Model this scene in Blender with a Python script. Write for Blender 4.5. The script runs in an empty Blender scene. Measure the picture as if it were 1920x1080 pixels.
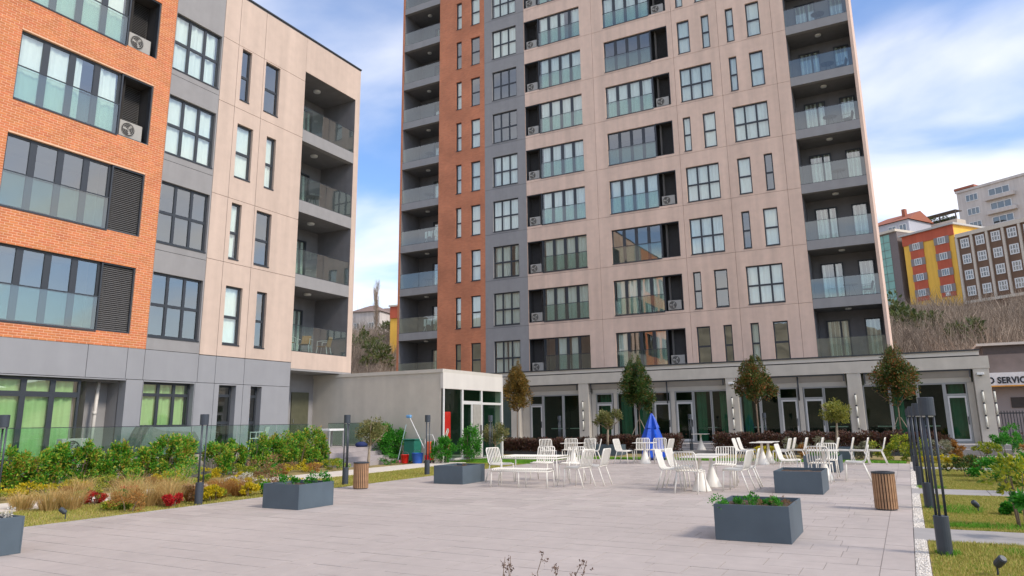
import bpy, math, random
from mathutils import Vector, Matrix
R = math.radians
rnd = random.Random(7)
sc = bpy.context.scene
COL = sc.collection

# ------------------------------------------------------------------ camera
EYE = 1.55
FPX, CYP = 1342.1, 540 - 35.745
YAW, PIT, ROL = R(-28.2646), R(11.995), R(-0.7337)
cf = Vector((math.sin(YAW)*math.cos(PIT), math.cos(YAW)*math.cos(PIT), math.sin(PIT)))
cr0 = Vector((math.cos(YAW), -math.sin(YAW), 0)); cu0 = cr0.cross(cf)
cr = cr0*math.cos(ROL) + cu0*math.sin(ROL); cu = cu0*math.cos(ROL) - cr0*math.sin(ROL)
cd = bpy.data.cameras.new('camera'); cam = bpy.data.objects.new('camera', cd); COL.objects.link(cam)
m = Matrix.Identity(4)
for i in range(3):
    m[i][0], m[i][1], m[i][2] = cr[i], cu[i], -cf[i]
m[2][3] = EYE
cam.matrix_world = m
cd.sensor_width = 36; cd.lens = 36*FPX/1920; cd.shift_y = -35.745/1920
cd.clip_start = 0.1; cd.clip_end = 6000
sc.camera = cam
CAM = Vector((0, 0, EYE))

def ray(x, y): return cr*((x-960)/FPX) + cu*((CYP-y)/FPX) + cf
def onY(x, y, Y): d = ray(x, y); return CAM + d*(Y/d.y)
def onX(x, y, X): d = ray(x, y); return CAM + d*(X/d.x)
def onZ(x, y, Z=0.0): d = ray(x, y); return CAM + d*((Z-EYE)/d.z)
def onP(x, y, P, n):
    d = ray(x, y); return CAM + d*((P-CAM).dot(n)/d.dot(n))

# ------------------------------------------------------------------ world, sun, exposure
SUN_EL, SUN_DIR = R(40), Vector((0.97, -0.10, 0))     # where the sun stands (horizontal part)
w = bpy.data.worlds.new('World'); sc.world = w; w.use_nodes = True
nt = w.node_tree; nt.nodes.clear()
N = nt.nodes.new; L = nt.links.new
out = N('ShaderNodeOutputWorld'); bg = N('ShaderNodeBackground'); L(bg.outputs[0], out.inputs[0])
sky = N('ShaderNodeTexSky'); sky.sky_type = 'NISHITA'; sky.sun_disc = False
sky.sun_elevation = SUN_EL; sky.sun_rotation = math.atan2(SUN_DIR.x, SUN_DIR.y)
sky.air_density = 1.0; sky.dust_density = 0.6; sky.ozone_density = 2.2
tc = N('ShaderNodeTexCoord')
sep = N('ShaderNodeSeparateXYZ'); L(tc.outputs['Generated'], sep.inputs[0])
# project the view direction on a cloud layer
za = N('ShaderNodeMath'); za.operation = 'ADD'; za.inputs[1].default_value = 0.22; L(sep.outputs[2], za.inputs[0])
zm = N('ShaderNodeMath'); zm.operation = 'MAXIMUM'; zm.inputs[1].default_value = 0.05; L(za.outputs[0], zm.inputs[0])
dv = N('ShaderNodeVectorMath'); dv.operation = 'DIVIDE'
cb = N('ShaderNodeCombineXYZ'); L(zm.outputs[0], cb.inputs[0]); L(zm.outputs[0], cb.inputs[1]); cb.inputs[2].default_value = 1
L(tc.outputs['Generated'], dv.inputs[0]); L(cb.outputs[0], dv.inputs[1])
mp = N('ShaderNodeMapping'); mp.inputs['Location'].default_value = (1.55, 2.09, 0); mp.inputs['Scale'].default_value = (0.8, 1.25, 0.0)
mp.inputs['Rotation'].default_value = (0, 0, R(35)); L(dv.outputs[0], mp.inputs[0])
nz = N('ShaderNodeTexNoise'); nz.inputs['Scale'].default_value = 1.9; nz.inputs['Detail'].default_value = 7
nz.inputs['Roughness'].default_value = 0.46; nz.inputs['Distortion'].default_value = 0.35; L(mp.outputs[0], nz.inputs['Vector'])
rp = N('ShaderNodeValToRGB'); rp.color_ramp.elements[0].position = 0.28; rp.color_ramp.elements[1].position = 0.72
rp.color_ramp.interpolation = 'EASE'; L(nz.outputs['Fac'], rp.inputs[0])
hz = N('ShaderNodeMapRange'); hz.inputs[1].default_value = 0.0; hz.inputs[2].default_value = 0.22   # thicker cloud towards the horizon
hz.inputs[3].default_value = 0.75; hz.inputs[4].default_value = 0.0; L(sep.outputs[2], hz.inputs[0])
mxf = N('ShaderNodeMath'); mxf.operation = 'MAXIMUM'; L(rp.outputs[0], mxf.inputs[0]); L(hz.outputs[0], mxf.inputs[1])
cl = N('ShaderNodeMath'); cl.operation = 'MULTIPLY'; cl.inputs[1].default_value = 0.84; L(mxf.outputs[0], cl.inputs[0])
mx = N('ShaderNodeMix'); mx.data_type = 'RGBA'; L(cl.outputs[0], mx.inputs[0])
skm = N('ShaderNodeMix'); skm.data_type = 'RGBA'; skm.blend_type = 'MULTIPLY'; skm.inputs[0].default_value = 1
skm.inputs[7].default_value = (0.66, 0.74, 0.86, 1); L(sky.outputs[0], skm.inputs[6])
L(skm.outputs[2], mx.inputs[6]); mx.inputs[7].default_value = (4.75, 4.65, 4.7, 1)
L(mx.outputs[2], bg.inputs[0]); bg.inputs[1].default_value = 0.148

sl = bpy.data.lights.new('sun', 'SUN'); sl.energy = 1.5; sl.angle = R(11); sl.color = (1.0, 0.90, 0.78)
so = bpy.data.objects.new('sun', sl); COL.objects.link(so)
sdir = Vector((SUN_DIR.x*math.cos(SUN_EL), SUN_DIR.y*math.cos(SUN_EL), math.sin(SUN_EL)))
so.rotation_euler = sdir.to_track_quat('Z', 'Y').to_euler()
so.location = (30, -5, 60)
vs = sc.view_settings; vs.view_transform = 'Standard'; vs.look = 'None'; vs.exposure = 0.95; vs.gamma = 1.0
sc.cycles.max_bounces = 8; sc.cycles.transparent_max_bounces = 16; sc.cycles.diffuse_bounces = 3
sc.cycles.sample_clamp_indirect = 6.0

# ------------------------------------------------------------------ materials
MAT = {}
def mat(name, col, rough=0.6, var=0.12, scale=6.0, metal=0.0, bump=0.0, bscale=None, island=0.0, spec=0.5, transl=0.0, world=True, streak=0.0, hue=0.0, stain=0.0):
    """plain surface: base colour with a noise variation, optional per-piece variation and relief"""
    if name in MAT: return MAT[name]
    mt = bpy.data.materials.new(name); mt.use_nodes = True; t = mt.node_tree
    n = t.nodes.new; l = t.links.new
    p = t.nodes['Principled BSDF']
    p.inputs['Roughness'].default_value = rough; p.inputs['Metallic'].default_value = metal
    p.inputs['Specular IOR Level'].default_value = spec
    geo = n('ShaderNodeNewGeometry')
    if world: vec = geo.outputs['Position']
    else: vec = n('ShaderNodeTexCoord').outputs['Object']
    nz = n('ShaderNodeTexNoise'); nz.inputs['Scale'].default_value = scale; nz.inputs['Detail'].default_value = 5; l(vec, nz.inputs['Vector'])
    mr = n('ShaderNodeMapRange'); mr.inputs[1].default_value = 0.25; mr.inputs[2].default_value = 0.75
    mr.inputs[3].default_value = 1-var; mr.inputs[4].default_value = 1+var; l(nz.outputs['Fac'], mr.inputs[0])
    fac = mr.outputs[0]
    if streak:
        mpp = n('ShaderNodeMapping'); mpp.inputs['Scale'].default_value = (2.2, 2.2, 0.13); l(vec, mpp.inputs[0])
        n2 = n('ShaderNodeTexNoise'); n2.inputs['Scale'].default_value = 1.0; n2.inputs['Detail'].default_value = 6; l(mpp.outputs[0], n2.inputs['Vector'])
        m2 = n('ShaderNodeMapRange'); m2.inputs[1].default_value = 0.3; m2.inputs[2].default_value = 0.7
        m2.inputs[3].default_value = 1-streak; m2.inputs[4].default_value = 1+streak*0.5; l(n2.outputs['Fac'], m2.inputs[0])
        q = n('ShaderNodeMath'); q.operation = 'MULTIPLY'; l(fac, q.inputs[0]); l(m2.outputs[0], q.inputs[1]); fac = q.outputs[0]
    if stain:
        n4 = n('ShaderNodeTexNoise'); n4.inputs['Scale'].default_value = 0.45; n4.inputs['Detail'].default_value = 9; n4.inputs['Roughness'].default_value = 0.62; l(vec, n4.inputs['Vector'])
        m5 = n('ShaderNodeMapRange'); m5.inputs[1].default_value = 0.32; m5.inputs[2].default_value = 0.68; m5.inputs[3].default_value = 1-stain; m5.inputs[4].default_value = 1+stain*0.7; l(n4.outputs['Fac'], m5.inputs[0])
        q = n('ShaderNodeMath'); q.operation = 'MULTIPLY'; l(fac, q.inputs[0]); l(m5.outputs[0], q.inputs[1]); fac = q.outputs[0]
    if island:
        m3 = n('ShaderNodeMapRange'); m3.inputs[3].default_value = 1-island; m3.inputs[4].default_value = 1+island; l(geo.outputs['Random Per Island'], m3.inputs[0])
        q = n('ShaderNodeMath'); q.operation = 'MULTIPLY'; l(fac, q.inputs[0]); l(m3.outputs[0], q.inputs[1]); fac = q.outputs[0]
    vm = n('ShaderNodeVectorMath'); vm.operation = 'SCALE'; vm.inputs[0].default_value = col[:3]; l(fac, vm.inputs['Scale'])
    cout = vm.outputs[0]
    if hue:
        hs = n('ShaderNodeHueSaturation'); m4 = n('ShaderNodeMapRange'); m4.inputs[3].default_value = 0.5-hue; m4.inputs[4].default_value = 0.5+hue
        wn = n('ShaderNodeTexWhiteNoise'); wn.noise_dimensions = '1D'; l(geo.outputs['Random Per Island'], wn.inputs['W'])
        l(wn.outputs['Value'], m4.inputs[0]); l(m4.outputs[0], hs.inputs['Hue']); l(cout, hs.inputs['Color']); cout = hs.outputs[0]
    l(cout, p.inputs['Base Color'])
    if bump:
        n3 = n('ShaderNodeTexNoise'); n3.inputs['Scale'].default_value = bscale or 60; n3.inputs['Detail'].default_value = 4; l(vec, n3.inputs['Vector'])
        b = n('ShaderNodeBump'); b.inputs['Strength'].default_value = bump; b.inputs['Distance'].default_value = 0.02
        l(n3.outputs['Fac'], b.inputs['Height']); l(b.outputs[0], p.inputs['Normal'])
    if transl:
        tr = n('ShaderNodeBsdfTranslucent'); l(cout, tr.inputs[0]); ms = n('ShaderNodeMixShader'); ms.inputs[0].default_value = transl
        o = t.nodes['Material Output']; l(p.outputs[0], ms.inputs[1]); l(tr.outputs[0], ms.inputs[2]); l(ms.outputs[0], o.inputs[0])
    MAT[name] = mt; return mt

def leafmat(name, cols, rough=0.45, transl=0.35, spec=0.4):
    """foliage: each leaf takes a colour from the ramp"""
    mt = bpy.data.materials.new(name); mt.use_nodes = True; t = mt.node_tree; n = t.nodes.new; l = t.links.new
    p = t.nodes['Principled BSDF']; p.inputs['Roughness'].default_value = rough; p.inputs['Specular IOR Level'].default_value = spec
    geo = n('ShaderNodeNewGeometry'); r_ = n('ShaderNodeValToRGB'); e = r_.color_ramp.elements
    k = len(cols)
    while len(e) < k: e.new(0.5)
    for i, c in enumerate(cols): e[i].position = i/(k-1) if k > 1 else 0; e[i].color = (*c, 1)
    nz = n('ShaderNodeTexNoise'); nz.inputs['Scale'].default_value = 3.0; nz.inputs['Detail'].default_value = 2; l(geo.outputs['Position'], nz.inputs['Vector'])
    a = n('ShaderNodeMath'); a.operation = 'MULTIPLY_ADD'; a.inputs[1].default_value = 0.9; l(nz.outputs['Fac'], a.inputs[0])
    b = n('ShaderNodeMath'); b.operation = 'SUBTRACT'; b.inputs[1].default_value = 0.45; l(geo.outputs['Random Per Island'], b.inputs[0]); l(b.outputs[0], a.inputs[2])
    l(a.outputs[0], r_.inputs[0]); l(r_.outputs[0], p.inputs['Base Color'])
    tr = n('ShaderNodeBsdfTranslucent'); l(r_.outputs[0], tr.inputs[0]); ms = n('ShaderNodeMixShader'); ms.inputs[0].default_value = transl
    o = t.nodes['Material Output']; l(p.outputs[0], ms.inputs[1]); l(tr.outputs[0], ms.inputs[2]); l(ms.outputs[0], o.inputs[0])
    MAT[name] = mt; return mt

def glassmat(name, tint, base=0.14, rough=0.0, milk=0.0):
    mt = bpy.data.materials.new(name); mt.use_nodes = True; t = mt.node_tree; n = t.nodes.new; l = t.links.new
    t.nodes.remove(t.nodes['Principled BSDF']); o = t.nodes['Material Output']
    tr = n('ShaderNodeBsdfTransparent'); tr.inputs[0].default_value = (*tint, 1)
    gl = n('ShaderNodeBsdfGlossy'); gl.inputs['Roughness'].default_value = rough; gl.inputs[0].default_value = (1.0, 0.965, 0.89, 1)
    fr = n('ShaderNodeFresnel'); gb = n('ShaderNodeNewGeometry'); io = n('ShaderNodeMapRange'); io.inputs[3].default_value = 1.5; io.inputs[4].default_value = 1/1.5   # thin pane: the same reflectance from both sides
    l(gb.outputs['Backfacing'], io.inputs[0]); l(io.outputs[0], fr.inputs[0])
    a = n('ShaderNodeMath'); a.operation = 'MULTIPLY_ADD'; a.inputs[1].default_value = 1.0; a.inputs[2].default_value = base; a.use_clamp = True; l(fr.outputs[0], a.inputs[0])
    # panes are never quite flat
    geo = n('ShaderNodeNewGeometry'); nz = n('ShaderNodeTexNoise'); nz.inputs['Scale'].default_value = 0.9; l(geo.outputs['Position'], nz.inputs['Vector'])
    bp = n('ShaderNodeBump'); bp.inputs['Strength'].default_value = 0.03; bp.inputs['Distance'].default_value = 0.05; l(nz.outputs['Fac'], bp.inputs['Height']); l(bp.outputs[0], gl.inputs['Normal'])
    ms = n('ShaderNodeMixShader'); l(a.outputs[0], ms.inputs[0]); l(tr.outputs[0], ms.inputs[1]); l(gl.outputs[0], ms.inputs[2])
    last = ms.outputs[0]
    if milk:
        df = n('ShaderNodeBsdfDiffuse'); df.inputs[0].default_value = (0.7, 0.8, 0.8, 1); m2 = n('ShaderNodeMixShader'); m2.inputs[0].default_value = milk
        l(last, m2.inputs[1]); l(df.outputs[0], m2.inputs[2]); last = m2.outputs[0]
    l(last, o.inputs[0]); MAT[name] = mt; return mt

def brickmat(name, c1, c2, mortar, bw=0.23, bh=0.075, axis='x'):
    mt = bpy.data.materials.new(name); mt.use_nodes = True; t = mt.node_tree; n = t.nodes.new; l = t.links.new
    p = t.nodes['Principled BSDF']; p.inputs['Roughness'].default_value = 0.8
    geo = n('ShaderNodeNewGeometry'); sp = n('ShaderNodeSeparateXYZ'); l(geo.outputs['Position'], sp.inputs[0])
    ad = n('ShaderNodeMath'); ad.operation = 'ADD'; l(sp.outputs[0], ad.inputs[0]); l(sp.outputs[1], ad.inputs[1])
    c = n('ShaderNodeCombineXYZ'); l(ad.outputs[0], c.inputs[0]); l(sp.outputs[2], c.inputs[1])
    b = n('ShaderNodeTexBrick'); b.inputs['Color1'].default_value = (*c1, 1); b.inputs['Color2'].default_value = (*c2, 1); b.inputs['Mortar'].default_value = (*mortar, 1)
    b.inputs['Scale'].default_value = 1; b.inputs['Brick Width'].default_value = bw; b.inputs['Row Height'].default_value = bh; b.inputs['Mortar Size'].default_value = 0.007
    l(c.outputs[0], b.inputs['Vector'])
    nz = n('ShaderNodeTexNoise'); nz.inputs['Scale'].default_value = 0.7; nz.inputs['Detail'].default_value = 6; l(geo.outputs['Position'], nz.inputs['Vector'])
    mr = n('ShaderNodeMapRange'); mr.inputs[1].default_value = 0.3; mr.inputs[2].default_value = 0.7; mr.inputs[3].default_value = 0.82; mr.inputs[4].default_value = 1.12; l(nz.outputs['Fac'], mr.inputs[0])
    vm = n('ShaderNodeVectorMath'); vm.operation = 'SCALE'; l(b.outputs['Color'], vm.inputs[0]); l(mr.outputs[0], vm.inputs['Scale']); l(vm.outputs[0], p.inputs['Base Color'])
    bp = n('ShaderNodeBump'); bp.inputs['Strength'].default_value = 0.5; bp.inputs['Distance'].default_value = 0.01; bp.invert = True; l(b.outputs['Fac'], bp.inputs['Height']); l(bp.outputs[0], p.inputs['Normal'])
    MAT[name] = mt; return mt

BEIGE = mat('beige_render', (0.58, 0.45, 0.365), 0.85, 0.05, 3.0, bump=0.25, bscale=45, streak=0.10)
TBEIGE = mat('pinkish_beige_render', (0.73, 0.53, 0.415), 0.85, 0.05, 3.0, bump=0.25, bscale=45, streak=0.12, stain=0.05)
GREY = mat('grey_render', (0.29, 0.28, 0.275), 0.8, 0.05, 3.0, bump=0.2, bscale=45, streak=0.07)
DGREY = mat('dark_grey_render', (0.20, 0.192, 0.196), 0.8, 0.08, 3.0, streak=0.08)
GPANEL = mat('grey_panel', (0.29, 0.29, 0.30), 0.6, 0.04, 2.0, streak=0.05)
STONE = mat('grey_stone_cladding', (0.57, 0.52, 0.44), 0.75, 0.06, 2.5, streak=0.08, bump=0.15, bscale=40)
STONE2 = mat('pale_metal_cladding', (0.58, 0.54, 0.47), 0.55, 0.03, 2.0, streak=0.05)
CREAM = mat('cream_cladding', (0.66, 0.62, 0.56), 0.6, 0.03, 2.0, streak=0.05)
FRAME = mat('anthracite_frame', (0.035, 0.04, 0.047), 0.4, 0.08, 10)
ALU = mat('grey_aluminium_frame', (0.36, 0.36, 0.345), 0.45, 0.05, 8)
ALUW = mat('pale_aluminium_frame', (0.62, 0.61, 0.58), 0.45, 0.04, 8)
LOUV = mat('louver_metal', (0.13, 0.125, 0.12), 0.45, 0.1, 6)
CURT = mat('white_curtain', (0.90, 0.90, 0.87), 0.9, 0.04, 4, transl=0.12, world=False)
CURTG = mat('green_blind', (0.55, 0.78, 0.36), 0.9, 0.05, 4, transl=0.2, world=False)
ROOM = mat('dim_room', (0.30, 0.27, 0.24), 0.9, 0.15, 1.2, world=False)
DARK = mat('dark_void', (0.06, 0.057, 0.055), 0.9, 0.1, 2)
GLASS = glassmat('window_glass', (0.90, 0.99, 0.93), 0.21)
TERG = glassmat('terrace_glass', (0.80, 0.93, 0.88), 0.02)
KGLASS = glassmat('kiosk_glass', (0.78, 0.93, 0.85), 0.0)
RAILG = glassmat('rail_glass', (0.66, 0.80, 0.75), 0.11, 0.0, 0.03)
SHOPG = glassmat('shop_glass', (0.55, 0.78, 0.66), 0.0)
BRICK = brickmat('red_brick', (0.60, 0.205, 0.095), (0.52, 0.17, 0.08), (0.48, 0.25, 0.15))
BRICKP = mat('brick_slip', (0.58, 0.19, 0.068), 0.8, 0.10, 2.0, island=0.09, bump=0.3, bscale=90, hue=0.006)
MORTAR = mat('brick_mortar', (0.78, 0.47, 0.30), 0.9, 0.1, 5)
WHITE = mat('white_powder_coat', (0.80, 0.76, 0.67), 0.4, 0.04, 5)
WPLAST = mat('white_plastic', (0.74, 0.74, 0.72), 0.45, 0.05, 4)
ACM = mat('air_conditioner_shell', (0.38, 0.36, 0.32), 0.5, 0.06, 4)
LAMPM = mat('lamp_anthracite', (0.045, 0.055, 0.068), 0.4, 0.10, 8)
PLANT_M = mat('planter_blue_grey', (0.085, 0.115, 0.138), 0.5, 0.10, 3.0, stain=0.14, streak=0.08, bump=0.06, bscale=20)
SOIL = mat('soil', (0.085, 0.052, 0.032), 0.95, 0.35, 25, bump=0.8, bscale=40)
WOOD = mat('slat_wood', (0.40, 0.225, 0.115), 0.6, 0.25, 9, island=0.0, world=False, streak=0.25)
BARK = mat('bark', (0.20, 0.145, 0.10), 0.9, 0.3, 14, bump=0.6, bscale=30)
BARKP = mat('pale_bark', (0.36, 0.29, 0.21), 0.9, 0.25, 14, bump=0.6, bscale=30)
PAVE = mat('paving_stone', (0.455, 0.395, 0.355), 0.72, 0.06, 5.0, island=0.075, stain=0.10, bump=0.25, bscale=120, hue=0.006)
JOINT = mat('paving_joint', (0.31, 0.275, 0.25), 0.9, 0.1, 9)
PATH = mat('path_concrete', (0.36, 0.335, 0.315), 0.8, 0.08, 4.0, bump=0.25, bscale=80)
PATHW = mat('cream_path', (0.66, 0.60, 0.52), 0.85, 0.07, 4.0, bump=0.3, bscale=70)
PEBBLE = mat('white_pebble', (0.66, 0.61, 0.54), 0.7, 0.15, 20, island=0.25)
CONC = mat('concrete', (0.40, 0.37, 0.345), 0.85, 0.12, 3.0, bump=0.3, bscale=50, streak=0.15)
LAWN = mat('lawn_soil', (0.32, 0.25, 0.10), 0.95, 0.35, 2.5, bump=0.6, bscale=50)
GROUND = mat('earth', (0.26, 0.22, 0.16), 0.95, 0.25, 0.5)
RED = mat('red_plastic', (0.80, 0.02, 0.018), 0.4, 0.06, 6)
BLUE = mat('blue_plastic', (0.02, 0.12, 0.52), 0.45, 0.08, 6)
GREENP = mat('green_plastic', (0.015, 0.16, 0.11), 0.45, 0.08, 6)
ORANGE = mat('orange_plastic', (0.75, 0.13, 0.05), 0.45, 0.06, 6)
STEEL = mat('steel', (0.5, 0.5, 0.5), 0.3, 0.05, 8, metal=0.9)
TARP = mat('grey_cover_fabric', (0.17, 0.175, 0.16), 0.8, 0.12, 5, bump=0.4, bscale=8)
UMB = mat('blue_canvas', (0.0, 0.075, 0.52), 0.42, 0.15, 4, bump=0.3, bscale=10)
PIPE = mat('drain_pipe', (0.62, 0.57, 0.50), 0.5, 0.06, 4)

GRASS = leafmat('grass_blades', [(0.230, 0.287, 0.034), (0.437, 0.391, 0.092), (0.598, 0.471, 0.161), (0.230, 0.356, 0.040)], 0.7, 0.3, 0.2)
GRASSG = leafmat('green_grass_blades', [(0.067, 0.256, 0.018), (0.150, 0.390, 0.030), (0.240, 0.390, 0.053)], 0.7, 0.3, 0.2)
L_SHRUB = leafmat('shrub_leaf', [(0.032, 0.154, 0.018), (0.062, 0.286, 0.024), (0.150, 0.418, 0.032), (0.458, 0.528, 0.053), (0.422, 0.264, 0.053)])
L_GREEN = leafmat('green_leaf', [(0.020, 0.151, 0.013), (0.048, 0.266, 0.020), (0.113, 0.390, 0.032)])
L_YGREEN = leafmat('yellow_green_leaf', [(0.072, 0.157, 0.018), (0.272, 0.358, 0.029), (0.601, 0.529, 0.043)])
L_PHOT = leafmat('photinia_leaf', [(0.029, 0.079, 0.017), (0.072, 0.130, 0.023), (0.173, 0.159, 0.037), (0.347, 0.094, 0.031)])
L_PHOTB = leafmat('bronze_leaf', [(0.090, 0.083, 0.019), (0.225, 0.143, 0.030), (0.360, 0.188, 0.038), (0.150, 0.150, 0.030)])
L_PHOTG = leafmat('dark_green_leaf', [(0.015, 0.057, 0.014), (0.036, 0.109, 0.020), (0.089, 0.153, 0.026), (0.204, 0.115, 0.032)])
L_OLIVE = leafmat('olive_leaf', [(0.084, 0.119, 0.035), (0.196, 0.217, 0.070), (0.322, 0.315, 0.119), (0.224, 0.182, 0.070)])
L_OLIVEY = leafmat('golden_olive_leaf', [(0.117, 0.156, 0.026), (0.273, 0.286, 0.046), (0.416, 0.377, 0.078)])
L_HEDGE = leafmat('purple_hedge_leaf', [(0.039, 0.028, 0.023), (0.097, 0.050, 0.035), (0.176, 0.063, 0.046), (0.088, 0.088, 0.032)])
L_YEL = leafmat('yellow_bloom', [(0.192, 0.240, 0.018), (0.600, 0.480, 0.018), (0.800, 0.600, 0.024)])
L_REDF = leafmat('red_leaf', [(0.418, 0.023, 0.027), (0.800, 0.038, 0.048), (0.304, 0.076, 0.038)])
L_BROWN = leafmat('brown_leaf', [(0.156, 0.085, 0.039), (0.312, 0.169, 0.072), (0.390, 0.221, 0.117), (0.130, 0.130, 0.039)])
L_WHITEF = leafmat('white_flower', [(0.18, 0.20, 0.09), (0.70, 0.66, 0.58), (0.78, 0.74, 0.66)])
L_SAGE = leafmat('sage_leaf', [(0.130, 0.150, 0.078), (0.260, 0.260, 0.169), (0.338, 0.312, 0.208)])
L_STRAW = leafmat('straw_grass', [(0.349, 0.227, 0.078), (0.664, 0.455, 0.175), (0.800, 0.594, 0.262), (0.349, 0.297, 0.087)], 0.8, 0.4)
L_ORNG = leafmat('orange_grass', [(0.288, 0.144, 0.036), (0.504, 0.240, 0.060), (0.360, 0.240, 0.084)], 0.8, 0.4)
L_HILL = leafmat('hill_bush_leaf', [(0.051, 0.076, 0.025), (0.102, 0.136, 0.034), (0.170, 0.162, 0.060)])
TWIG = mat('bare_twigs', (0.34, 0.26, 0.19), 0.95, 0.55, 0.22, island=0.4)

# ------------------------------------------------------------------ helpers
def link(name, data, parent=None, loc=None, rotz=0.0):
    o = bpy.data.objects.new(name, data); COL.objects.link(o)
    if parent is not None: o.parent = parent
    if loc is not None: o.location = loc
    if rotz: o.rotation_euler = (0, 0, rotz)
    return o
def tag(o, label=None, cat=None, group=None, kind=None):
    if label: o['label'] = label
    if cat: o['category'] = cat
    if group: o['group'] = group
    if kind: o['kind'] = kind
    return o
def thing(name, label, cat, loc=(0, 0, 0), rotz=0.0, group=None):
    return tag(link(name, None, None, loc, rotz), label, cat, group)
def copy_tree(o, parent=None):
    c = o.copy(); COL.objects.link(c); c.parent = parent
    for ch in o.children: copy_tree(ch, c)
    return c

class MB:
    def __init__(s): s.v = []; s.f = []; s.sm = False
    def quad(s, a, b, c, d):
        i = len(s.v); s.v += [a, b, c, d]; s.f.append((i, i+1, i+2, i+3)); return s
    def box(s, x0, y0, z0, x1, y1, z1):
        i = len(s.v)
        s.v += [(x0,y0,z0),(x1,y0,z0),(x1,y1,z0),(x0,y1,z0),(x0,y0,z1),(x1,y0,z1),(x1,y1,z1),(x0,y1,z1)]
        for q in ((0,3,2,1),(4,5,6,7),(0,1,5,4),(1,2,6,5),(2,3,7,6),(3,0,4,7)): s.f.append(tuple(i+k for k in q))
        return s
    def prism(s, poly, z0, z1):
        i = len(s.v); k = len(poly)
        s.v += [(x, y, z0) for x, y in poly] + [(x, y, z1) for x, y in poly]
        s.f.append(tuple(i+j for j in reversed(range(k)))); s.f.append(tuple(i+k+j for j in range(k)))
        for j in range(k): s.f.append((i+j, i+(j+1) % k, i+k+(j+1) % k, i+k+j))
        return s
    def lathe(s, prof, n=16, cx=0, cy=0, cap=True):
        i = len(s.v)
        for r, z in prof:
            for k in range(n):
                a = 2*math.pi*k/n; s.v.append((cx+r*math.cos(a), cy+r*math.sin(a), z))
        for j in range(len(prof)-1):
            for k in range(n):
                k2 = (k+1) % n; s.f.append((i+j*n+k, i+j*n+k2, i+(j+1)*n+k2, i+(j+1)*n+k))
        if cap:
            s.f.append(tuple(i+k for k in reversed(range(n)))); t = i+(len(prof)-1)*n; s.f.append(tuple(t+k for k in range(n)))
        return s
    def tube(s, pts, r, n=6, r2=None, cap=True):
        pts = [Vector(p) for p in pts]; k = len(pts); i0 = len(s.v)
        rs = [r if r2 is None else r+(r2-r)*j/(k-1) for j in range(k)]
        up = None
        for j, p in enumerate(pts):
            t = (pts[min(j+1, k-1)]-pts[max(j-1, 0)]); t.normalize()
            if up is None:
                up = Vector((0, 0, 1)) if abs(t.z) < 0.9 else Vector((1, 0, 0))
            a = t.cross(up)
            if a.length < 1e-4: a = t.cross(Vector((0, 1, 0)))
            a.normalize(); up = a.cross(t)
            for q in range(n):
                th = 2*math.pi*q/n; v = p+(a*math.cos(th)+up*math.sin(th))*rs[j]; s.v.append(tuple(v))
        for j in range(k-1):
            for q in range(n):
                q2 = (q+1) % n; s.f.append((i0+j*n+q, i0+(j+1)*n+q, i0+(j+1)*n+q2, i0+j*n+q2))
        if cap:
            s.f.append(tuple(i0+q for q in range(n))); t = i0+(k-1)*n; s.f.append(tuple(t+q for q in reversed(range(n))))
        return s
    def mesh(s, name, m, smooth=False):
        me = bpy.data.meshes.new(name); me.from_pydata(s.v, [], s.f); me.validate(clean_customdata=False)
        if m is not None: me.materials.append(m)
        if smooth: me.polygons.foreach_set('use_smooth', [True]*len(me.polygons))
        me.update(); return me
    def build(s, name, m, parent=None, loc=None, rotz=0.0, smooth=False, bevel=0.0):
        o = link(name, s.mesh(name, m, smooth), parent, loc, rotz)
        if bevel:
            b = o.modifiers.new('edge', 'BEVEL'); b.width = bevel; b.segments = 2; b.limit_method = 'ANGLE'
        return o
def struct(o): o['kind'] = 'structure'; return o

# openings cut into a sheet; local x along the wall, y inwards, z up
def panel_mesh(u0, u1, z0, z1, ops, depth=0.22, gap=0.008):
    u0 += gap; u1 -= gap; z0 += gap; z1 -= gap
    rs = [(max(a, u0), min(b, u1), max(c, z0), min(d, z1)) for a, b, c, d in ops if a < u1-1e-4 and b > u0+1e-4 and c < z1-1e-4 and d > z0+1e-4]
    us = sorted({u0, u1, *[v for r in rs for v in r[:2]]}); zs = sorted({z0, z1, *[v for r in rs for v in r[2:]]})
    nu, nz_ = len(us)-1, len(zs)-1
    solid = [[not any(a-1e-5 <= us[i] and us[i+1] <= b+1e-5 and c-1e-5 <= zs[j] and zs[j+1] <= d+1e-5 for a, b, c, d in rs) for j in range(nz_)] for i in range(nu)]
    M_ = MB()
    S = lambda i, j: 0 <= i < nu and 0 <= j < nz_ and solid[i][j]
    for i in range(nu):
        for j in range(nz_):
            if not solid[i][j]: continue
            a, b, c, d = us[i], us[i+1], zs[j], zs[j+1]
            M_.quad((a,0,c),(b,0,c),(b,0,d),(a,0,d))
            if not S(i-1, j): M_.quad((a,depth,c),(a,0,c),(a,0,d),(a,depth,d))
            if not S(i+1, j): M_.quad((b,0,c),(b,depth,c),(b,depth,d),(b,0,d))
            if not S(i, j-1): M_.quad((a,depth,c),(b,depth,c),(b,0,c),(a,0,c))
            if not S(i, j+1): M_.quad((a,0,d),(b,0,d),(b,depth,d),(a,depth,d))
    return M_
def panels(parent, us, zs, ops, m, name='wall_panel', depth=0.22, gap=0.008):
    for i in range(len(us)-1):
        for j in range(len(zs)-1):
            p = panel_mesh(us[i], us[i+1], zs[j], zs[j+1], ops, depth, gap)
            if p.f: p.build(name, m, parent)

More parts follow.
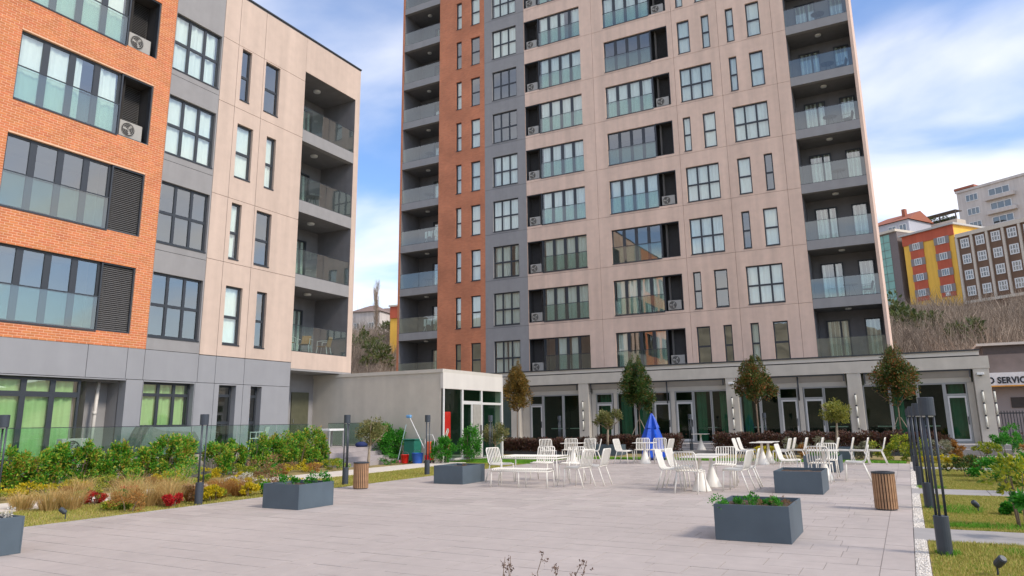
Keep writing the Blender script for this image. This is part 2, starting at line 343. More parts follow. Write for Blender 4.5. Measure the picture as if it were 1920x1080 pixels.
# ---- windows: a frame with its panes, what hangs behind it and the room behind that
CACHE = {}
def cached(key, fn):
    if key not in CACHE: CACHE[key] = fn()
    return CACHE[key]
def curtain_mesh(x0, x1, z0, z1, seed, pleat=0.09):
    r_ = random.Random(seed); M_ = MB(); n_ = max(4, int((x1-x0)/0.035)); ph = r_.random()*6; am = 0.016+0.016*r_.random()
    fl = r_.uniform(-0.10, 0.10) if (x1-x0) < 0.9 else 0
    pts = []
    for k in range(n_+1):
        t = k/n_; x = x0+(x1-x0)*t; pts.append((x, 0.225+am*math.sin(ph+x/pleat*2.2)+am*0.7*math.sin(x*17+ph), t))
    for k in range(n_):
        (xa, ya, ta), (xb, yb, tb) = pts[k], pts[k+1]
        M_.quad((xa+fl*ta, ya, z0), (xb+fl*tb, yb, z0), (xb, yb, z1), (xa, ya, z1))
    return M_
def add_curtain(win, w_, h_, kind, seed, m=None, x0=0.05):
    if kind == 'none': return
    spans = {'full': [(0.02, 0.98)], 'left': [(0.02, 0.30)], 'right': [(0.68, 0.98)], 'both': [(0.02, 0.27), (0.75, 0.98)], 'most': [(0.02, 0.62), (0.80, 0.98)], 'gap': [(0.03, 0.44), (0.52, 0.97)], 'two': [(0.28, 0.50), (0.57, 0.78)]}[kind]
    for q, (a, b) in enumerate(spans):
        key = ('c', round(w_, 2), round(h_, 2), kind, q, seed % 4, round(x0, 2))
        me = cached(key, lambda: curtain_mesh(x0+a*w_, x0+b*w_, 0.03, h_-0.04, seed+q).mesh('curtain', m or CURT, True))
        if m is not None and me.materials[0] != m: me = me.copy(); me.materials[0] = m
        link('curtain', me, win)
def frame_mesh(w_, h_, cols, rows, t=0.055, y0=0.10, y1=0.17, mul=0.07, m=None):
    M_ = MB()
    M_.box(0, y0, 0, w_, y1, t).box(0, y0, h_-t, w_, y1, h_).box(0, y0, t, t, y1, h_-t).box(w_-t, y0, t, w_, y1, h_-t)
    xs = [w_*c for c in cols]; zs = [h_*r_ for r_ in rows]
    for x in xs: M_.box(x-mul/2, y0+.004, t, x+mul/2, y1-.004, h_-t)
    e = [t]+[v for x in xs for v in (x-mul/2, x+mul/2)]+[w_-t]
    for z in zs:
        for k in range(0, len(e), 2): M_.box(e[k], y0+.008, z-mul/2, e[k+1], y1-.008, z+mul/2)
    ze = [t]+[v for z in zs for v in (z-mul/2, z+mul/2)]+[h_-t]
    cells = [(e[a], e[a+1], ze[b], ze[b+1]) for a in range(0, len(e), 2) for b in range(0, len(ze), 2)]
    return M_, cells
def pane_mesh(w_, h_): return MB().quad((0,0,0),(w_,0,0),(w_,0,h_),(0,0,h_)).mesh('pane', GLASS)
def room_mesh(w_, h_, dep=2.4):
    M_ = MB(); a, b, c, d, e, f_ = -0.25, w_+0.25, 0.222, dep, -0.25, h_+0.2
    M_.quad((a,d,e),(b,d,e),(b,d,f_),(a,d,f_)); M_.quad((a,c,e),(a,d,e),(a,d,f_),(a,c,f_)); M_.quad((b,d,e),(b,c,e),(b,c,f_),(b,d,f_))
    M_.quad((a,c,f_),(a,d,f_),(b,d,f_),(b,c,f_)); M_.quad((a,c,e),(b,c,e),(b,d,e),(a,d,e)); return M_
def window(parent, u, z, w_, h_, cols, rows, cur='full', seed=0, cm=None, glass=None, fm=None, joined=False, yoff=0.0, room=True, mul=0.10):
    key = ('w', round(w_, 3), round(h_, 3), tuple(cols), tuple(rows), fm.name if fm else '', mul)
    fr, cells = cached(key, lambda: (lambda a: (a[0].mesh('window', fm or FRAME), a[1]))(frame_mesh(w_, h_, cols, rows, 0.07, mul=mul)))
    win = link('window', fr, parent, (u, yoff, z))
    g = glass or GLASS
    if joined:
        def mk():
            M_ = MB()
            for a, b, c, d in cells: M_.quad((a,0.135,c),(b,0.135,c),(b,0.135,d),(a,0.135,d))
            return M_.mesh('glazing', g)
        link('glazing', cached(key+('j', g.name), mk), win)
    else:
        for a, b, c, d in cells:
            me = cached(('p', round(b-a, 3), round(d-c, 3), g.name), lambda: MB().quad((0,0,0),(b-a,0,0),(b-a,0,d-c),(0,0,d-c)).mesh('pane', g))
            link('pane', me, win, (a, 0.135, c))
    add_curtain(win, w_-0.1, h_, cur, seed, cm)
    sill = cached(('s', round(w_, 3)), lambda: MB().box(0.0, -0.025, -0.04, w_, 0.099, 0.0).mesh('sill', FRAME))
    link('sill', sill, win)
    if room: link('room', cached(('r', round(w_, 2), round(h_, 2)), lambda: room_mesh(w_, h_).mesh('room', ROOM)), win)
    return win

BW, BH, GLW, LVW = 4.26, 2.16, 3.14, 1.12
def bay(parent, u, z, flip, cur, seed, louver_front=False, joined=False):
    """wide window of four casements with a glass guard over its lower half and a louvred recess at one side"""
    gx = LVW if flip else 0.0; lx = 0.0 if flip else GLW
    win = window(parent, u+gx, z, GLW, BH, [0.25, 0.5, 0.75], [], cur, seed, joined=joined, mul=0.19)
    rail = link('guard_glass', cached('bg', lambda: MB().quad((0.02,0.05,0.03),(GLW-0.02,0.05,0.03),(GLW-0.02,0.05,1.04),(0.02,0.05,1.04)).mesh('guard_glass', RAILG)), win)
    link('guard_rail', cached('br', lambda: MB().box(0.0, 0.035, 1.035, GLW, 0.068, 1.065).box(0.0, 0.035, 0.0, GLW, 0.068, 0.03).mesh('guard_rail', FRAME)), win)
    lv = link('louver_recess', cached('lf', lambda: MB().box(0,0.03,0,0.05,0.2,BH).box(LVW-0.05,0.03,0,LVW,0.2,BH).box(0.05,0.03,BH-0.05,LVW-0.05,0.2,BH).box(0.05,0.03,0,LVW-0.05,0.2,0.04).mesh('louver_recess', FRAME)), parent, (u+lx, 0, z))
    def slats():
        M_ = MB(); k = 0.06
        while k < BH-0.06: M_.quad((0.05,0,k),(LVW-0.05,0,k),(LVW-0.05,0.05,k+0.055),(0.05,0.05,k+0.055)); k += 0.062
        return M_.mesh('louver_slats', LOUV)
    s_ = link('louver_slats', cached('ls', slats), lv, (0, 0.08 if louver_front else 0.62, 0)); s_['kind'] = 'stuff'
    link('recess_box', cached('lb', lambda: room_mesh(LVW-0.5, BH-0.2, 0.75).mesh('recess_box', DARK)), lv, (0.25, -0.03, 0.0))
    return win, (u+lx+LVW/2, z)

def ac_proto():
    t = thing('air_conditioner', 'x', 'air conditioner', group='outdoor air conditioner units on the facades')
    MB().box(-0.40, -0.14, 0.04, 0.40, 0.14, 0.60).build('casing', ACM, t, bevel=0.02)
    MB().lathe([(0.225, 0.0), (0.225, 0.012)], 20).build('fan_opening', DARK, t, (-0.11, -0.142, 0.32)).rotation_euler = (R(90), 0, 0)
    g = MB()
    for r_ in (0.06, 0.12, 0.18, 0.232):
        g.tube([(r_*math.cos(a*math.pi/10), 0, r_*math.sin(a*math.pi/10)) for a in range(21)], 0.006, 4)
    g.build('fan_grille', ACM, t, (-0.11, -0.165, 0.32))
    b = MB()
    for k in range(3):
        a = k*2.094+0.4; b.quad((0,0,0),(0.19*math.cos(a),0.01,0.19*math.sin(a)),(0.19*math.cos(a+0.7),-0.01,0.19*math.sin(a+0.7)),(0.07*math.cos(a+1.0),0,0.07*math.sin(a+1.0)))
    b.build('fan_blades', ACM, t, (-0.11, -0.156, 0.32))
    MB().box(-0.32, -0.12, 0, -0.24, 0.12, 0.04).box(0.24, -0.12, 0, 0.32, 0.12, 0.04).build('foot_rail', FRAME, t)
    return t
AC0 = [None]
def ac(label, world_loc, rotz):
    if AC0[0] is None: AC0[0] = ac_proto(); o = AC0[0]
    else: o = copy_tree(AC0[0])
    o.location = world_loc; o.rotation_euler = (0, 0, rotz); o['label'] = label
    return o

# ------------------------------------------------------------------ the ground
struct(MB().quad((-3000,-3000,-0.06),(3000,-3000,-0.06),(3000,3000,-0.06),(-3000,3000,-0.06)).build('ground', GROUND))
XA, XB, YF = -12.42, -0.10, 27.9          # plaza: left edge, right edge, far edge
plaza = struct(MB().box(XA, -8, -0.05, XB, YF, -0.006).build('plaza', JOINT))
r2 = random.Random(3)
tiles = []
TIL = {}
y = -7.9; row = 0
while y < YF-0.01:
    dy = min(0.40, YF-y)
    for xs, xe in ((XA, -6.42), (-6.10, XB-0.32)):          # two fields either side of the middle course
        x = xs; off = r2.uniform(0.15, 0.5)
        while x < xe-0.005:
            wd = off if x == xs else r2.choice((0.4, 0.6, 0.6, 0.8))
            if xe-x-wd < 0.12: wd = xe-x
            tiles.append((x, y, wd, dy)); x += wd
    y += 0.40; row += 1
yy = -8.0
while yy < YF:
    tiles.append((XB-0.32, yy, 0.32, min(0.8, YF-yy))); tiles.append((-6.42, yy, 0.32, min(0.8, YF-yy))); yy += 0.8
def in_view(x, y):
    d = Vector((x, y, 0))-CAM; z_ = d.dot(cf)
    if z_ < 1: return False
    px, py = 960+FPX*d.dot(cr)/z_, CYP-FPX*d.dot(cu)/z_
    return -40 < px < 1960 and py < 1120
vis = sorted([t for t in tiles if in_view(t[0]+t[2]/2, t[1]+t[3]/2)], key=lambda t: (t[0]+t[2]/2)**2+(t[1])**2)
near = set(vis[:300]); rest = MB()
for t in tiles:
    x, y, a, b = t; g = 0.004; dz = r2.uniform(-0.0012, 0.0012)
    if t in near: MB().box(x+g, y+g, -0.03, x+a-g, y+b-g, dz).build('paving_stone', PAVE, plaza)
    else: rest.box(x+g, y+g, -0.03, x+a-g, y+b-g, dz)
rest.build('paving_stones', PAVE, plaza)['kind'] = 'stuff'

# right-hand garden: lawns split by paths, a pebble edge along the plaza
lawn = struct(MB().box(XB+0.15, -8, -0.05, 12, 33.6, -0.012).build('lawn', LAWN))
PATHS = [(3.9, 5.0), (10.95, 12.1), (17.25, 18.5), (25.0, 26.2), (32.6, 33.55)]
for a, b in PATHS:
    p = struct(link('garden_path', None))
    x = XB-0.0
    for k in range(9):
        MB().box(x+0.006, a+0.006, -0.05, x+1.38, b-0.006, 0.004+r2.uniform(-.001, .001)).build('slab', PATH, p); x += 1.386
edges = [-8]+[v for q in PATHS for v in q]+[33.6]
pe = MB(); pbed = MB()
for k in range(0, len(edges), 2):
    a, b = edges[k], edges[k+1]
    if b > YF+1.5: b = YF+1
    if a > b: continue
    pbed.box(XB+0.005, a, -0.05, XB+0.145, b, 0.0)
    for q in range(int((b-a)*(260 if b < 18 and a > 2 else 60))):
        x, y_, r_ = r2.uniform(XB+0.012, XB+0.138), r2.uniform(a, b), r2.uniform(0.006, 0.013)
        pe.lathe([(r_*0.7, -0.002), (r_, r_*0.5), (r_*0.5, r_*1.1)], 5, x, y_)
struct(pbed.build('pebble_bed', PEBBLE)); tag(pe.build('pebbles', PEBBLE), 'white pebbles filling the narrow strip along the plaza edge', 'pebbles', kind='stuff')

# left-hand garden
struct(MB().box(-19.55, -8, -0.05, XA-0.02, 24.2, -0.012).build('planting_bed', LAWN))
struct(MB().box(XA-0.02, -8, -0.05, XA, 24.2, 0.012).build('kerb_strip', CONC))
struct(MB().box(-16.6, -8, -0.03, -15.1, 24.15, 0.02).build('cream_footpath', PATHW))
# planted strip in front of the pavilion
struct(MB().box(-19.5, YF+0.02, -0.05, XB+0.14, 34.8, -0.008).build('far_planting_bed', LAWN))
struct(MB().box(-16.15, 24.2, -0.05, XA-0.02, YF+0.01, -0.010).build('side_lawn', LAWN))
struct(MB().box(-22.5, 36.0, -0.05, 3.6, 38.2, 0.34).box(-22.5, 35.5, -0.05, 3.6, 35.998, 0.17).build('pavilion_terrace', CONC))
struct(MB().box(-10.2, 33.9, -0.05, -7.4, 35.49, 0.12).build('garden_step', CONC))

# hillside behind the buildings and wooded slopes on the other sides
def hill_z(x, y):
    a = max(0.0, y-50)*0.21; b = min(6.5, max(0.0, -x-35)*0.13)*min(1, max(0, (y-30)/40))
    a = min(a, 24+0.03*max(0, y-165)); return a+b
tm = MB(); GX = [-260+10*i for i in range(45)]; GY = [46+8*j for j in range(40)]
hv = []
for j, y in enumerate(GY):
    for i, x in enumerate(GX):
        n_ = math.sin(x*0.21+y*0.13)*0.5+math.sin(x*0.07-y*0.19)*0.7
        hv.append((x, y, -0.3+hill_z(x, y)+(n_*0.5 if y > 56 else 0)))
tm.v = hv
tm.f = [(j*len(GX)+i, j*len(GX)+i+1, (j+1)*len(GX)+i+1, (j+1)*len(GX)+i) for j in range(len(GY)-1) for i in range(len(GX)-1)]
HILLM = mat('scrub_soil', (0.25, 0.19, 0.125), 0.95, 0.3, 0.35)
struct(tm.build('hillside', HILLM, smooth=True))
WOODM = mat('wooded_slope', (0.27, 0.25, 0.18), 0.95, 0.45, 0.12)
ws = MB(); k_ = 60
for ring in range(9):
    for k in range(k_+1):
        a = R(40)-R(205)*k/k_                    # round the back and the right-hand side, outside the view
        t = ring/8; rr = 62+95*t
        side = max(0.0, math.cos(a))             # lower towards the sun side
        hh = (32-18*side)*t**0.8+3*math.sin(k*1.7+ring)+2*math.sin(k*0.6)
        ws.v.append((rr*math.cos(a)+4, rr*math.sin(a)-4, -0.5 if ring == 0 else max(0, hh)))
for ring in range(8):
    for k in range(k_): ws.f.append((ring*(k_+1)+k, ring*(k_+1)+k+1, (ring+1)*(k_+1)+k+1, (ring+1)*(k_+1)+k))
struct(ws.build('wooded_slope', WOODM, smooth=True))

# ------------------------------------------------------------------ apartment building on the left (local x runs along world Y)
ORD = ['lowest', 'second', 'third', 'fourth', 'fifth', 'sixth', 'seventh', 'eighth', 'top']
XL = -21.6
apt = thing('apartment_building', 'low apartment building with orange brick bays, grey strip and beige end on the left', 'building', (XL, 0, 0), R(90))
def aw(u, d, z): return (XL+d, u, z)       # local (along, outwards, up) to world
zb = [4.43, 7.63, 10.83, 14.0]; HB = 2.16
W1 = 1.96
ops = []
for i, z in enumerate(zb):
    ops += [(10.02, 14.28, z, z+HB), (5.1, 9.36, z, z+HB), (14.905, 16.865, z, z+HB), (21.27, 24.55, z, z+HB+0.53 if i == 3 else z+HB+0.5)]
    a4 = (17.86, 18.33) if i % 2 else (17.86, 18.63)
    b4 = (19.06, 19.83) if i % 2 else (19.33, 19.83)
    ops += [(a4[0], a4[1], z, z+HB), (b4[0], b4[1], z, z+HB)]
# brick bay: a wall behind and the slips laid on it one by one
wall = MB()
pm_ = panel_mesh(3.0, 14.88, 3.99, 18.3, ops, 0.2, 0.0); pm_.build('mortar_wall', MORTAR, apt)
bk = MB(); rb = random.Random(11); z = 3.995; rown = 0
BL, BHH, MG = 0.216, 0.060, 0.016
while z < 18.25:
    u = 8.3-(0.117 if rown % 2 else 0)
    while u < 14.88:
        a, b = max(u, 8.3), min(u+BL, 14.88)
        segs = [(a, b)]
        for o in ops:
            if o[0] > 14.5: continue
            if o[2] < z+BHH-0.012 and o[3] > z+0.012:
                ns = []
                for p, q in segs:
                    if o[1] <= p or o[0] >= q: ns.append((p, q))
                    else:
                        if o[0] > p: ns.append((p, o[0]))
                        if o[1] < q: ns.append((o[1], q))
                segs = ns
        for p, q in segs:
            if q-p > 0.02:
                d = rb.uniform(0.006, 0.010); i0 = len(bk.v)
                bk.v += [(p,0,z),(q,0,z),(q,0,z+BHH),(p,0,z+BHH),(p+.002,-d,z+.002),(q-.002,-d,z+.002),(q-.002,-d,z+BHH-.002),(p+.002,-d,z+BHH-.002)]
                for f in ((4,5,6,7),(0,1,5,4),(1,2,6,5),(2,3,7,6),(3,0,4,7)): bk.f.append(tuple(i0+j for j in f))
        u += BL+MG
    z += BHH+MG; rown += 1
bk.build('bricks', BRICKP, apt)['kind'] = 'stuff'
# grey strip, beige end wall, grey plinth
panels(apt, [14.88, 16.93], [3.99, 7.35, 10.55, 13.75, 18.3], ops, GREY)
panels(apt, [16.93, 17.66, 18.95, 21.27], [3.95, 7.45, 9.93, 13.6, 16.22, 18.3], [o for o in ops if o[0] > 17 and o[0] < 21], BEIGE)
hb = MB(); 
for k in range(3): pass
panel_mesh(21.27, 24.88, 16.70, 18.3, [], 0.25, 0.0).build('wall_panel', BEIGE, apt)
panel_mesh(24.56, 24.88, 3.74, 16.70, [], 0.25, 0.0).build('wall_panel', BEIGE, apt)
panel_mesh(21.27, 24.56, 3.74, 4.43, [], 0.25, 0.0).build('wall_panel', BEIGE, apt)
gops = [(8.2, 13.02, 0.5, 2.96), (13.02, 14.32, 0.5, 2.96), (14.93, 16.83, 1.50, 2.95), (17.87, 18.63, 0.62, 2.95), (19.31, 19.84, 0.62, 2.95)]
panels(apt, [4.2, 9.3, 13.0, 14.28, 14.88, 16.93, 17.66, 18.95, 21.27], [3.0, 3.99], [], GPANEL)
panels(apt, [4.2, 9.3, 14.32, 14.91, 16.86, 17.66, 18.95, 21.27], [0.3, 3.0], gops, GPANEL, depth=0.35)
# end wall, roof, recess under the overhang
MB().box(24.63, 0.25, 3.74, 24.88, 12, 18.3).build('end_wall', BEIGE, apt)
MB().box(3.0, 0.02, 18.3, 24.9, 12, 18.36).build('roof', DGREY, apt)
MB().box(3.0, -0.03, 18.36, 24.91, 0.25, 18.42).box(24.66, 0.25, 18.36, 24.91, 12, 18.42).build('parapet_cap', FRAME, apt)
MB().box(21.1, 1.5, 0.3, 24.3, 1.7, 3.7).box(21.1, 0.2, 0.3, 21.26, 1.5, 3.0).build('recess_wall', GREY, apt)
MB().box(24.3, 0.9, 0.3, 24.62, 12, 3.73).build('pier', GREY, apt)
MB().box(21.27, 0.0, 3.66, 24.88, 1.6, 3.735).build('soffit', GREY, apt)
dr = MB().box(22.85, 1.44, 0.62, 23.85, 1.498, 2.88).build('door', mat('olive_door', (0.10, 0.10, 0.06), 0.5), apt)
MB().box(22.95, 1.40, 1.6, 22.98, 1.438, 1.75).build('handle', STEEL, dr)
MB().box(3.0, 0.4, 0.3, 21.2, 0.6, 0.62).build('plinth', CONC, apt)
# bay windows and their machines
cvar = ['none', 'none', 'most', 'full']
for i, z in enumerate(zb):
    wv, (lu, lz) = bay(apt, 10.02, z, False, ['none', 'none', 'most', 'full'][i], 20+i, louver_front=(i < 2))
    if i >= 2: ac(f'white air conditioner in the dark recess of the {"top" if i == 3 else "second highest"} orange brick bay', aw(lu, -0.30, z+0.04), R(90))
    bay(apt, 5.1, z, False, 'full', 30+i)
    window(apt, 14.905, z, W1, HB, [0.333, 0.667], [0.5], ['none', 'none', 'full', 'full'][i], 40+i)
    for nm, a, b, cu_ in (('a', 17.86, 18.33 if i % 2 else 18.63, ['full', 'full', 'full', 'none'][i]), ('b', 19.06 if i % 2 else 19.33, 19.83, ['none', 'none', 'full', 'none'][i])):
        window(apt, a, z, b-a, HB, [], [0.47], cu_, 50+i)
# balconies at the beige end
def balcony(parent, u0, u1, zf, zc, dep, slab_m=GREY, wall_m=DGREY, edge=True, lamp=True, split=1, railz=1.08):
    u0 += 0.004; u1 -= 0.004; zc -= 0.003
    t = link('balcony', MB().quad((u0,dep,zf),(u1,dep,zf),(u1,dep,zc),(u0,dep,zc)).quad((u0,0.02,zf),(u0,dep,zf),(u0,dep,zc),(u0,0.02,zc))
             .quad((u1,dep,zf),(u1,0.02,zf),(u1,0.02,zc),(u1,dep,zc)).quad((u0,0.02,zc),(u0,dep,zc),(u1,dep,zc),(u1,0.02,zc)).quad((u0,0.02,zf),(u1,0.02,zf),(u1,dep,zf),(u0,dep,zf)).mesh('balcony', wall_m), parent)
    if edge: MB().box(u0, 0.005, zf-0.52, u1, 0.3, zf-0.002).build('slab_edge', slab_m, t)
    n_ = split
    for k in range(n_):
        a = u0+(u1-u0)*k/n_+0.012; b = u0+(u1-u0)*(k+1)/n_-0.012
        MB().quad((a,0.05,zf+0.03),(b,0.05,zf+0.03),(b,0.05,zf+railz),(a,0.05,zf+railz)).build('glass_panel', RAILG, t)
    MB().box(u0, 0.035, zf, u1, 0.065, zf+0.03).box(u0, 0.04, zf+railz, u1, 0.06, zf+railz+0.018).build('rail', FRAME, t)
    if lamp: MB().lathe([(0.10, zc-0.08), (0.16, zc-0.07), (0.17, zc-0.015), (0.17, zc-0.004)], 16, (u0+u1)/2, dep*0.45).build('ceiling_lamp', WPLAST, t, smooth=True)
    return t
for i, z in enumerate(zb):
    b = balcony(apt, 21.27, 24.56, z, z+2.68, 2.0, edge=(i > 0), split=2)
    window(b, 22.7, z+0.02, 1.0, 2.1, [], [], ['full', 'full', 'full', 'full'][i], 60+i, yoff=1.78, room=False)
# ground-floor glazing with green blinds
window(apt, 8.2, 0.62, 4.82, 2.32, [0.16, 0.33, 0.5, 0.667, 0.833], [0.80], 'full', 70, cm=CURTG, yoff=0.1, mul=0.15)
window(apt, 14.93, 1.50, 1.90, 1.45, [0.37, 0.68], [0.72], 'full', 71, cm=CURTG, yoff=0.12)
window(apt, 17.87, 0.65, 0.76, 2.30, [], [0.42, 0.84], 'none', 72, yoff=0.15)
window(apt, 19.31, 0.65, 0.53, 2.30, [], [0.42, 0.84], 'none', 73, yoff=0.15)
MB().box(13.03, 0.9, 0.5, 14.31, 1.0, 2.96).quad((14.31,0.36,.5),(14.31,.9,.5),(14.31,.9,2.96),(14.31,.36,2.96)).build('niche_wall', GREY, apt)
MB().box(13.03, 0.3, 2.9, 14.31, 1.0, 2.955).build('niche_ceiling', DGREY, apt)
MB().tube([(13.72, 0.55, 0.62), (13.78, 0.55, 2.9)], 0.055, 10).tube([(13.745, 0.55, 1.9), (13.747, 0.55, 2.0)], 0.065, 10).build('drain_pipe', PIPE, apt, smooth=True)

# terrace in front of it, retaining wall, steps
struct(MB().box(-33, -8, -0.05, -19.75, 24.15, 0.62).build('terrace', CONC))
struct(MB().box(-19.748, -8, -0.05, -19.50, 20.38, 0.66).build('retaining_wall', CONC))
stp = struct(link('garden_steps', None))
STEPM = mat('step_stone', (0.36, 0.32, 0.315), 0.8, 0.08, 4)
for k in range(4): MB().box(-19.745+0, 20.4, -0.05+0.0, -17.85-0.36*k if k else -17.85, 23.4, 0.155*(k+1)).build('step', STEPM, stp) if k == 0 else MB().box(-19.745, 20.4+0.002*k, 0.155*k+0.001, -17.85-0.36*k, 23.4-0.002*k, 0.155*(k+1)).build('step', STEPM, stp)
gr = thing('glass_railing', 'frameless glass railing along the terrace edge behind the shrubs', 'railing', (-19.62, 0, 0.66))
yv = -7.0
while yv < 20.2:
    b = min(yv+1.72, 20.36)
    MB().box(-0.006, yv+0.012, 0.02, 0.006, b-0.012, 0.86).build('glass_panel', TERG, gr); yv += 1.72
MB().box(-0.025, -7, 0.0, 0.025, 20.36, 0.05).build('base_channel', FRAME, gr)
MB().box(-0.012, -7, 0.862, 0.012, 20.36, 0.880).build('top_rail', FRAME, gr)
gr2 = thing('glass_railing', 'short darker glass railing at the head of the steps', 'railing', (-21.9, 23.9, 0.62))
MB().box(0.0, -0.006, 0.02, 1.9, 0.006, 0.92).build('glass_panel', RAILG, gr2); MB().box(0, -0.012, 0.922, 1.9, 0.012, 0.94).build('top_rail', FRAME, gr2)
MB().box(0, -0.025, 0.0, 1.9, 0.025, 0.02).build('base_channel', FRAME, gr2)

# ------------------------------------------------------------------ tower (local x along world X)
TX, TY = -31.324, 41.04
tower = thing('apartment_tower', 'tall apartment tower with brick edge, grey strip and pinkish beige front behind the plaza', 'building', (TX, TY, 0))
ST = 3.213; NR = 10
zt = [4.53+ST*i for i in range(NR)]; HT = 2.17; TOP = 4.03+ST*NR+0.9
PAT = ['wn|nw', 'nw|3', '3|nw', '3|wn', 'nw|3', '3|nw', 'wn|nw', 'nw|3', '3|nw', '3|wn']
ACB = {0, 1, 3, 5, 7, 8}
tops = []; items = []
def add(i, a, b, cols): items.append((i, a, b, cols)); tops.append((a, b, zt[i], zt[i]+HT))
for i in range(NR):
    add(i, 4.79, 5.26, []); add(i, 6.05, 6.82, [])
    add(i, 7.84, 9.80, [1/3, 2/3])
    tops.append((10.45, 10.45+BW-0.05, zt[i], zt[i]+BH)); tops.append((16.33, 16.33+BW, zt[i], zt[i]+BH))
    l_, r_ = PAT[i].split('|')
    if l_ == '3': add(i, 21.21, 23.17, [1/3, 2/3])
    elif l_ == 'nw': add(i, 21.22, 21.69, []); add(i, 22.43, 23.19, [])
    else: add(i, 21.22, 22.0, []); add(i, 22.74, 23.22, [])
    if r_ == '3': add(i, 24.21, 26.18, [1/3, 2/3])
    elif r_ == 'nw': add(i, 24.21, 24.67, []); add(i, 25.40, 26.18, [])
    else: add(i, 24.22, 24.97, []); add(i, 25.71, 26.18, [])
js = [4.0]+[z-0.16 for z in zt[1:]]+[TOP]
panel_mesh(3.31, 7.2, 3.5, TOP, tops, 0.22, 0.0).build('brick_wall', BRICK, tower)
panels(tower, [7.2, 10.43], js, [(a-0, b, c, d) for a, b, c, d in tops if a < 10], GREY)
panels(tower, [10.43, 15.52, 20.92, 23.72, 26.82, 27.53], js, tops, TBEIGE)
MB().box(-0.17, 0.0, 3.0, 0.0, 2.4, TOP).build('brick_fin', BRICK, tower)
MB().box(30.82, 0.0, 3.0, 30.97, 2.4, TOP).build('beige_fin', TBEIGE, tower)
MB().box(-0.17, 2.4, 0, -0.02, 18, TOP).build('side_wall', BRICK, tower); MB().box(30.82, 2.4, 0, 30.97, 18, TOP).build('side_wall', TBEIGE, tower)
MB().box(0, 17.8, 0, 30.8, 18, TOP).build('rear_wall', BEIGE, tower); MB().box(-0.17, 0.22, TOP-0.9, 30.97, 18, TOP-0.7).build('roof', DGREY, tower)
MB().box(0, 0, TOP-0.9, 3.31, 0.3, TOP).box(27.53, 0, TOP-0.9, 30.82, 0.3, TOP).build('parapet', GREY, tower)
MB().box(0.0, 0.3, 0.0, 30.8, 0.5, 4.0).build('base_wall', DGREY, tower)
rt = random.Random(5)
GM = ['full', 'full', 'full', 'most', 'gap', 'left', 'both', 'none']
for i, a, b, cols in items:
    hi = i >= 7
    if i == 0 and a < 7: c_ = 'none'
    elif len(cols) == 2: c_ = rt.choice(['full', 'full', 'full', 'most', 'gap', 'none'] if i > 0 else ['both', 'gap'])
    else: c_ = rt.choice(['full', 'full', 'none'] if a > 20 else ['full', 'full', 'full', 'none'])
    window(tower, a, zt[i], b-a, HT, cols, [0.48], c_, rt.randrange(99), joined=hi)
for i in range(NR):
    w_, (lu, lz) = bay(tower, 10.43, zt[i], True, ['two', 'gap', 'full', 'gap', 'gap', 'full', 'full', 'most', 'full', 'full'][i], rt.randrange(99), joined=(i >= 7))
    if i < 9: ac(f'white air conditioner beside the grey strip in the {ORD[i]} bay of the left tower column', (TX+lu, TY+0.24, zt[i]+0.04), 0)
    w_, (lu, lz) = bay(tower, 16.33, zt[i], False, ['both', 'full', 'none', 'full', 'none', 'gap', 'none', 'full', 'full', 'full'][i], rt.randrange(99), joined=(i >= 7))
    if i in ACB: ac(f'white air conditioner at the right end of the {ORD[i]} bay of the middle tower column', (TX+lu, TY+0.24, zt[i]+0.04), 0)
    zc = 7.241+ST*i
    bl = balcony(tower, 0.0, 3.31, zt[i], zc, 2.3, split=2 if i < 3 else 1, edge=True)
    window(bl, 1.35, zt[i]+0.02, 0.95, 2.15, [], [], rt.choice(['full', 'none']), i, yoff=2.08, room=False, joined=True)
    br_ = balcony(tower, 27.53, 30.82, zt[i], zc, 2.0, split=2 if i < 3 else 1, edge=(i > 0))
    window(br_, 27.95, zt[i]+0.02, 1.15, 2.2, [0.62], [], 'gap' if i < 2 else 'full', i+3, yoff=1.78, room=False, joined=True)
    window(br_, 29.85, zt[i]+0.02, 0.80, 2.2, [], [], 'full', i+6, yoff=1.78, room=False, joined=True)

# ------------------------------------------------------------------ glazed pavilion in front of the tower
YP = 37.7
pav = thing('restaurant_pavilion', 'long single-storey glazed pavilion with grey stone canopy and pillars', 'pavilion', (0, YP, 0))
FZ = 0.35
MB().box(-22, -0.02, 3.56, 3.40, 0.9, 4.10).build('canopy_beam', STONE, pav)
x = -22.0
cb_ = MB()
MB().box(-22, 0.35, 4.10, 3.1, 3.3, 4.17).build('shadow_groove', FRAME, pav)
MB().box(-22, 0.22, 4.17, 3.1, 3.32, 4.36).build('upper_ledge', STONE2, pav)
MB().box(-22, 0.16, 4.36, 3.14, 3.32, 4.42).build('roof_edge', FRAME, pav)
cols_ = [(-20.45, -19.9), (-16.13, -15.53), (-7.99, -7.40), (-2.33, -1.73), (2.76, 3.36)]
for a, b in cols_: MB().box(a, 0.0, FZ-0.32, b, 0.75, 3.558).build('pillar', STONE, pav, bevel=0.01)
MB().box(-22, 0.92, 3.0, 3.3, 1.05, 3.55).build('lintel', STONE, pav)
MB().box(3.05, 0.76, 0.03, 3.34, 3.2, 4.09).build('end_wall', STONE, pav)
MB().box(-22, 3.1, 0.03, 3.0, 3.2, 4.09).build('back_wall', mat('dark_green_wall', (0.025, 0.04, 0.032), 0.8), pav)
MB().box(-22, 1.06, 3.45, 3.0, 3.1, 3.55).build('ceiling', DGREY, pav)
MB().box(-22, 0.3, 0.03, 3.0, 3.1, FZ).build('floor', mat('dark_floor', (0.11, 0.10, 0.09), 0.5), pav)
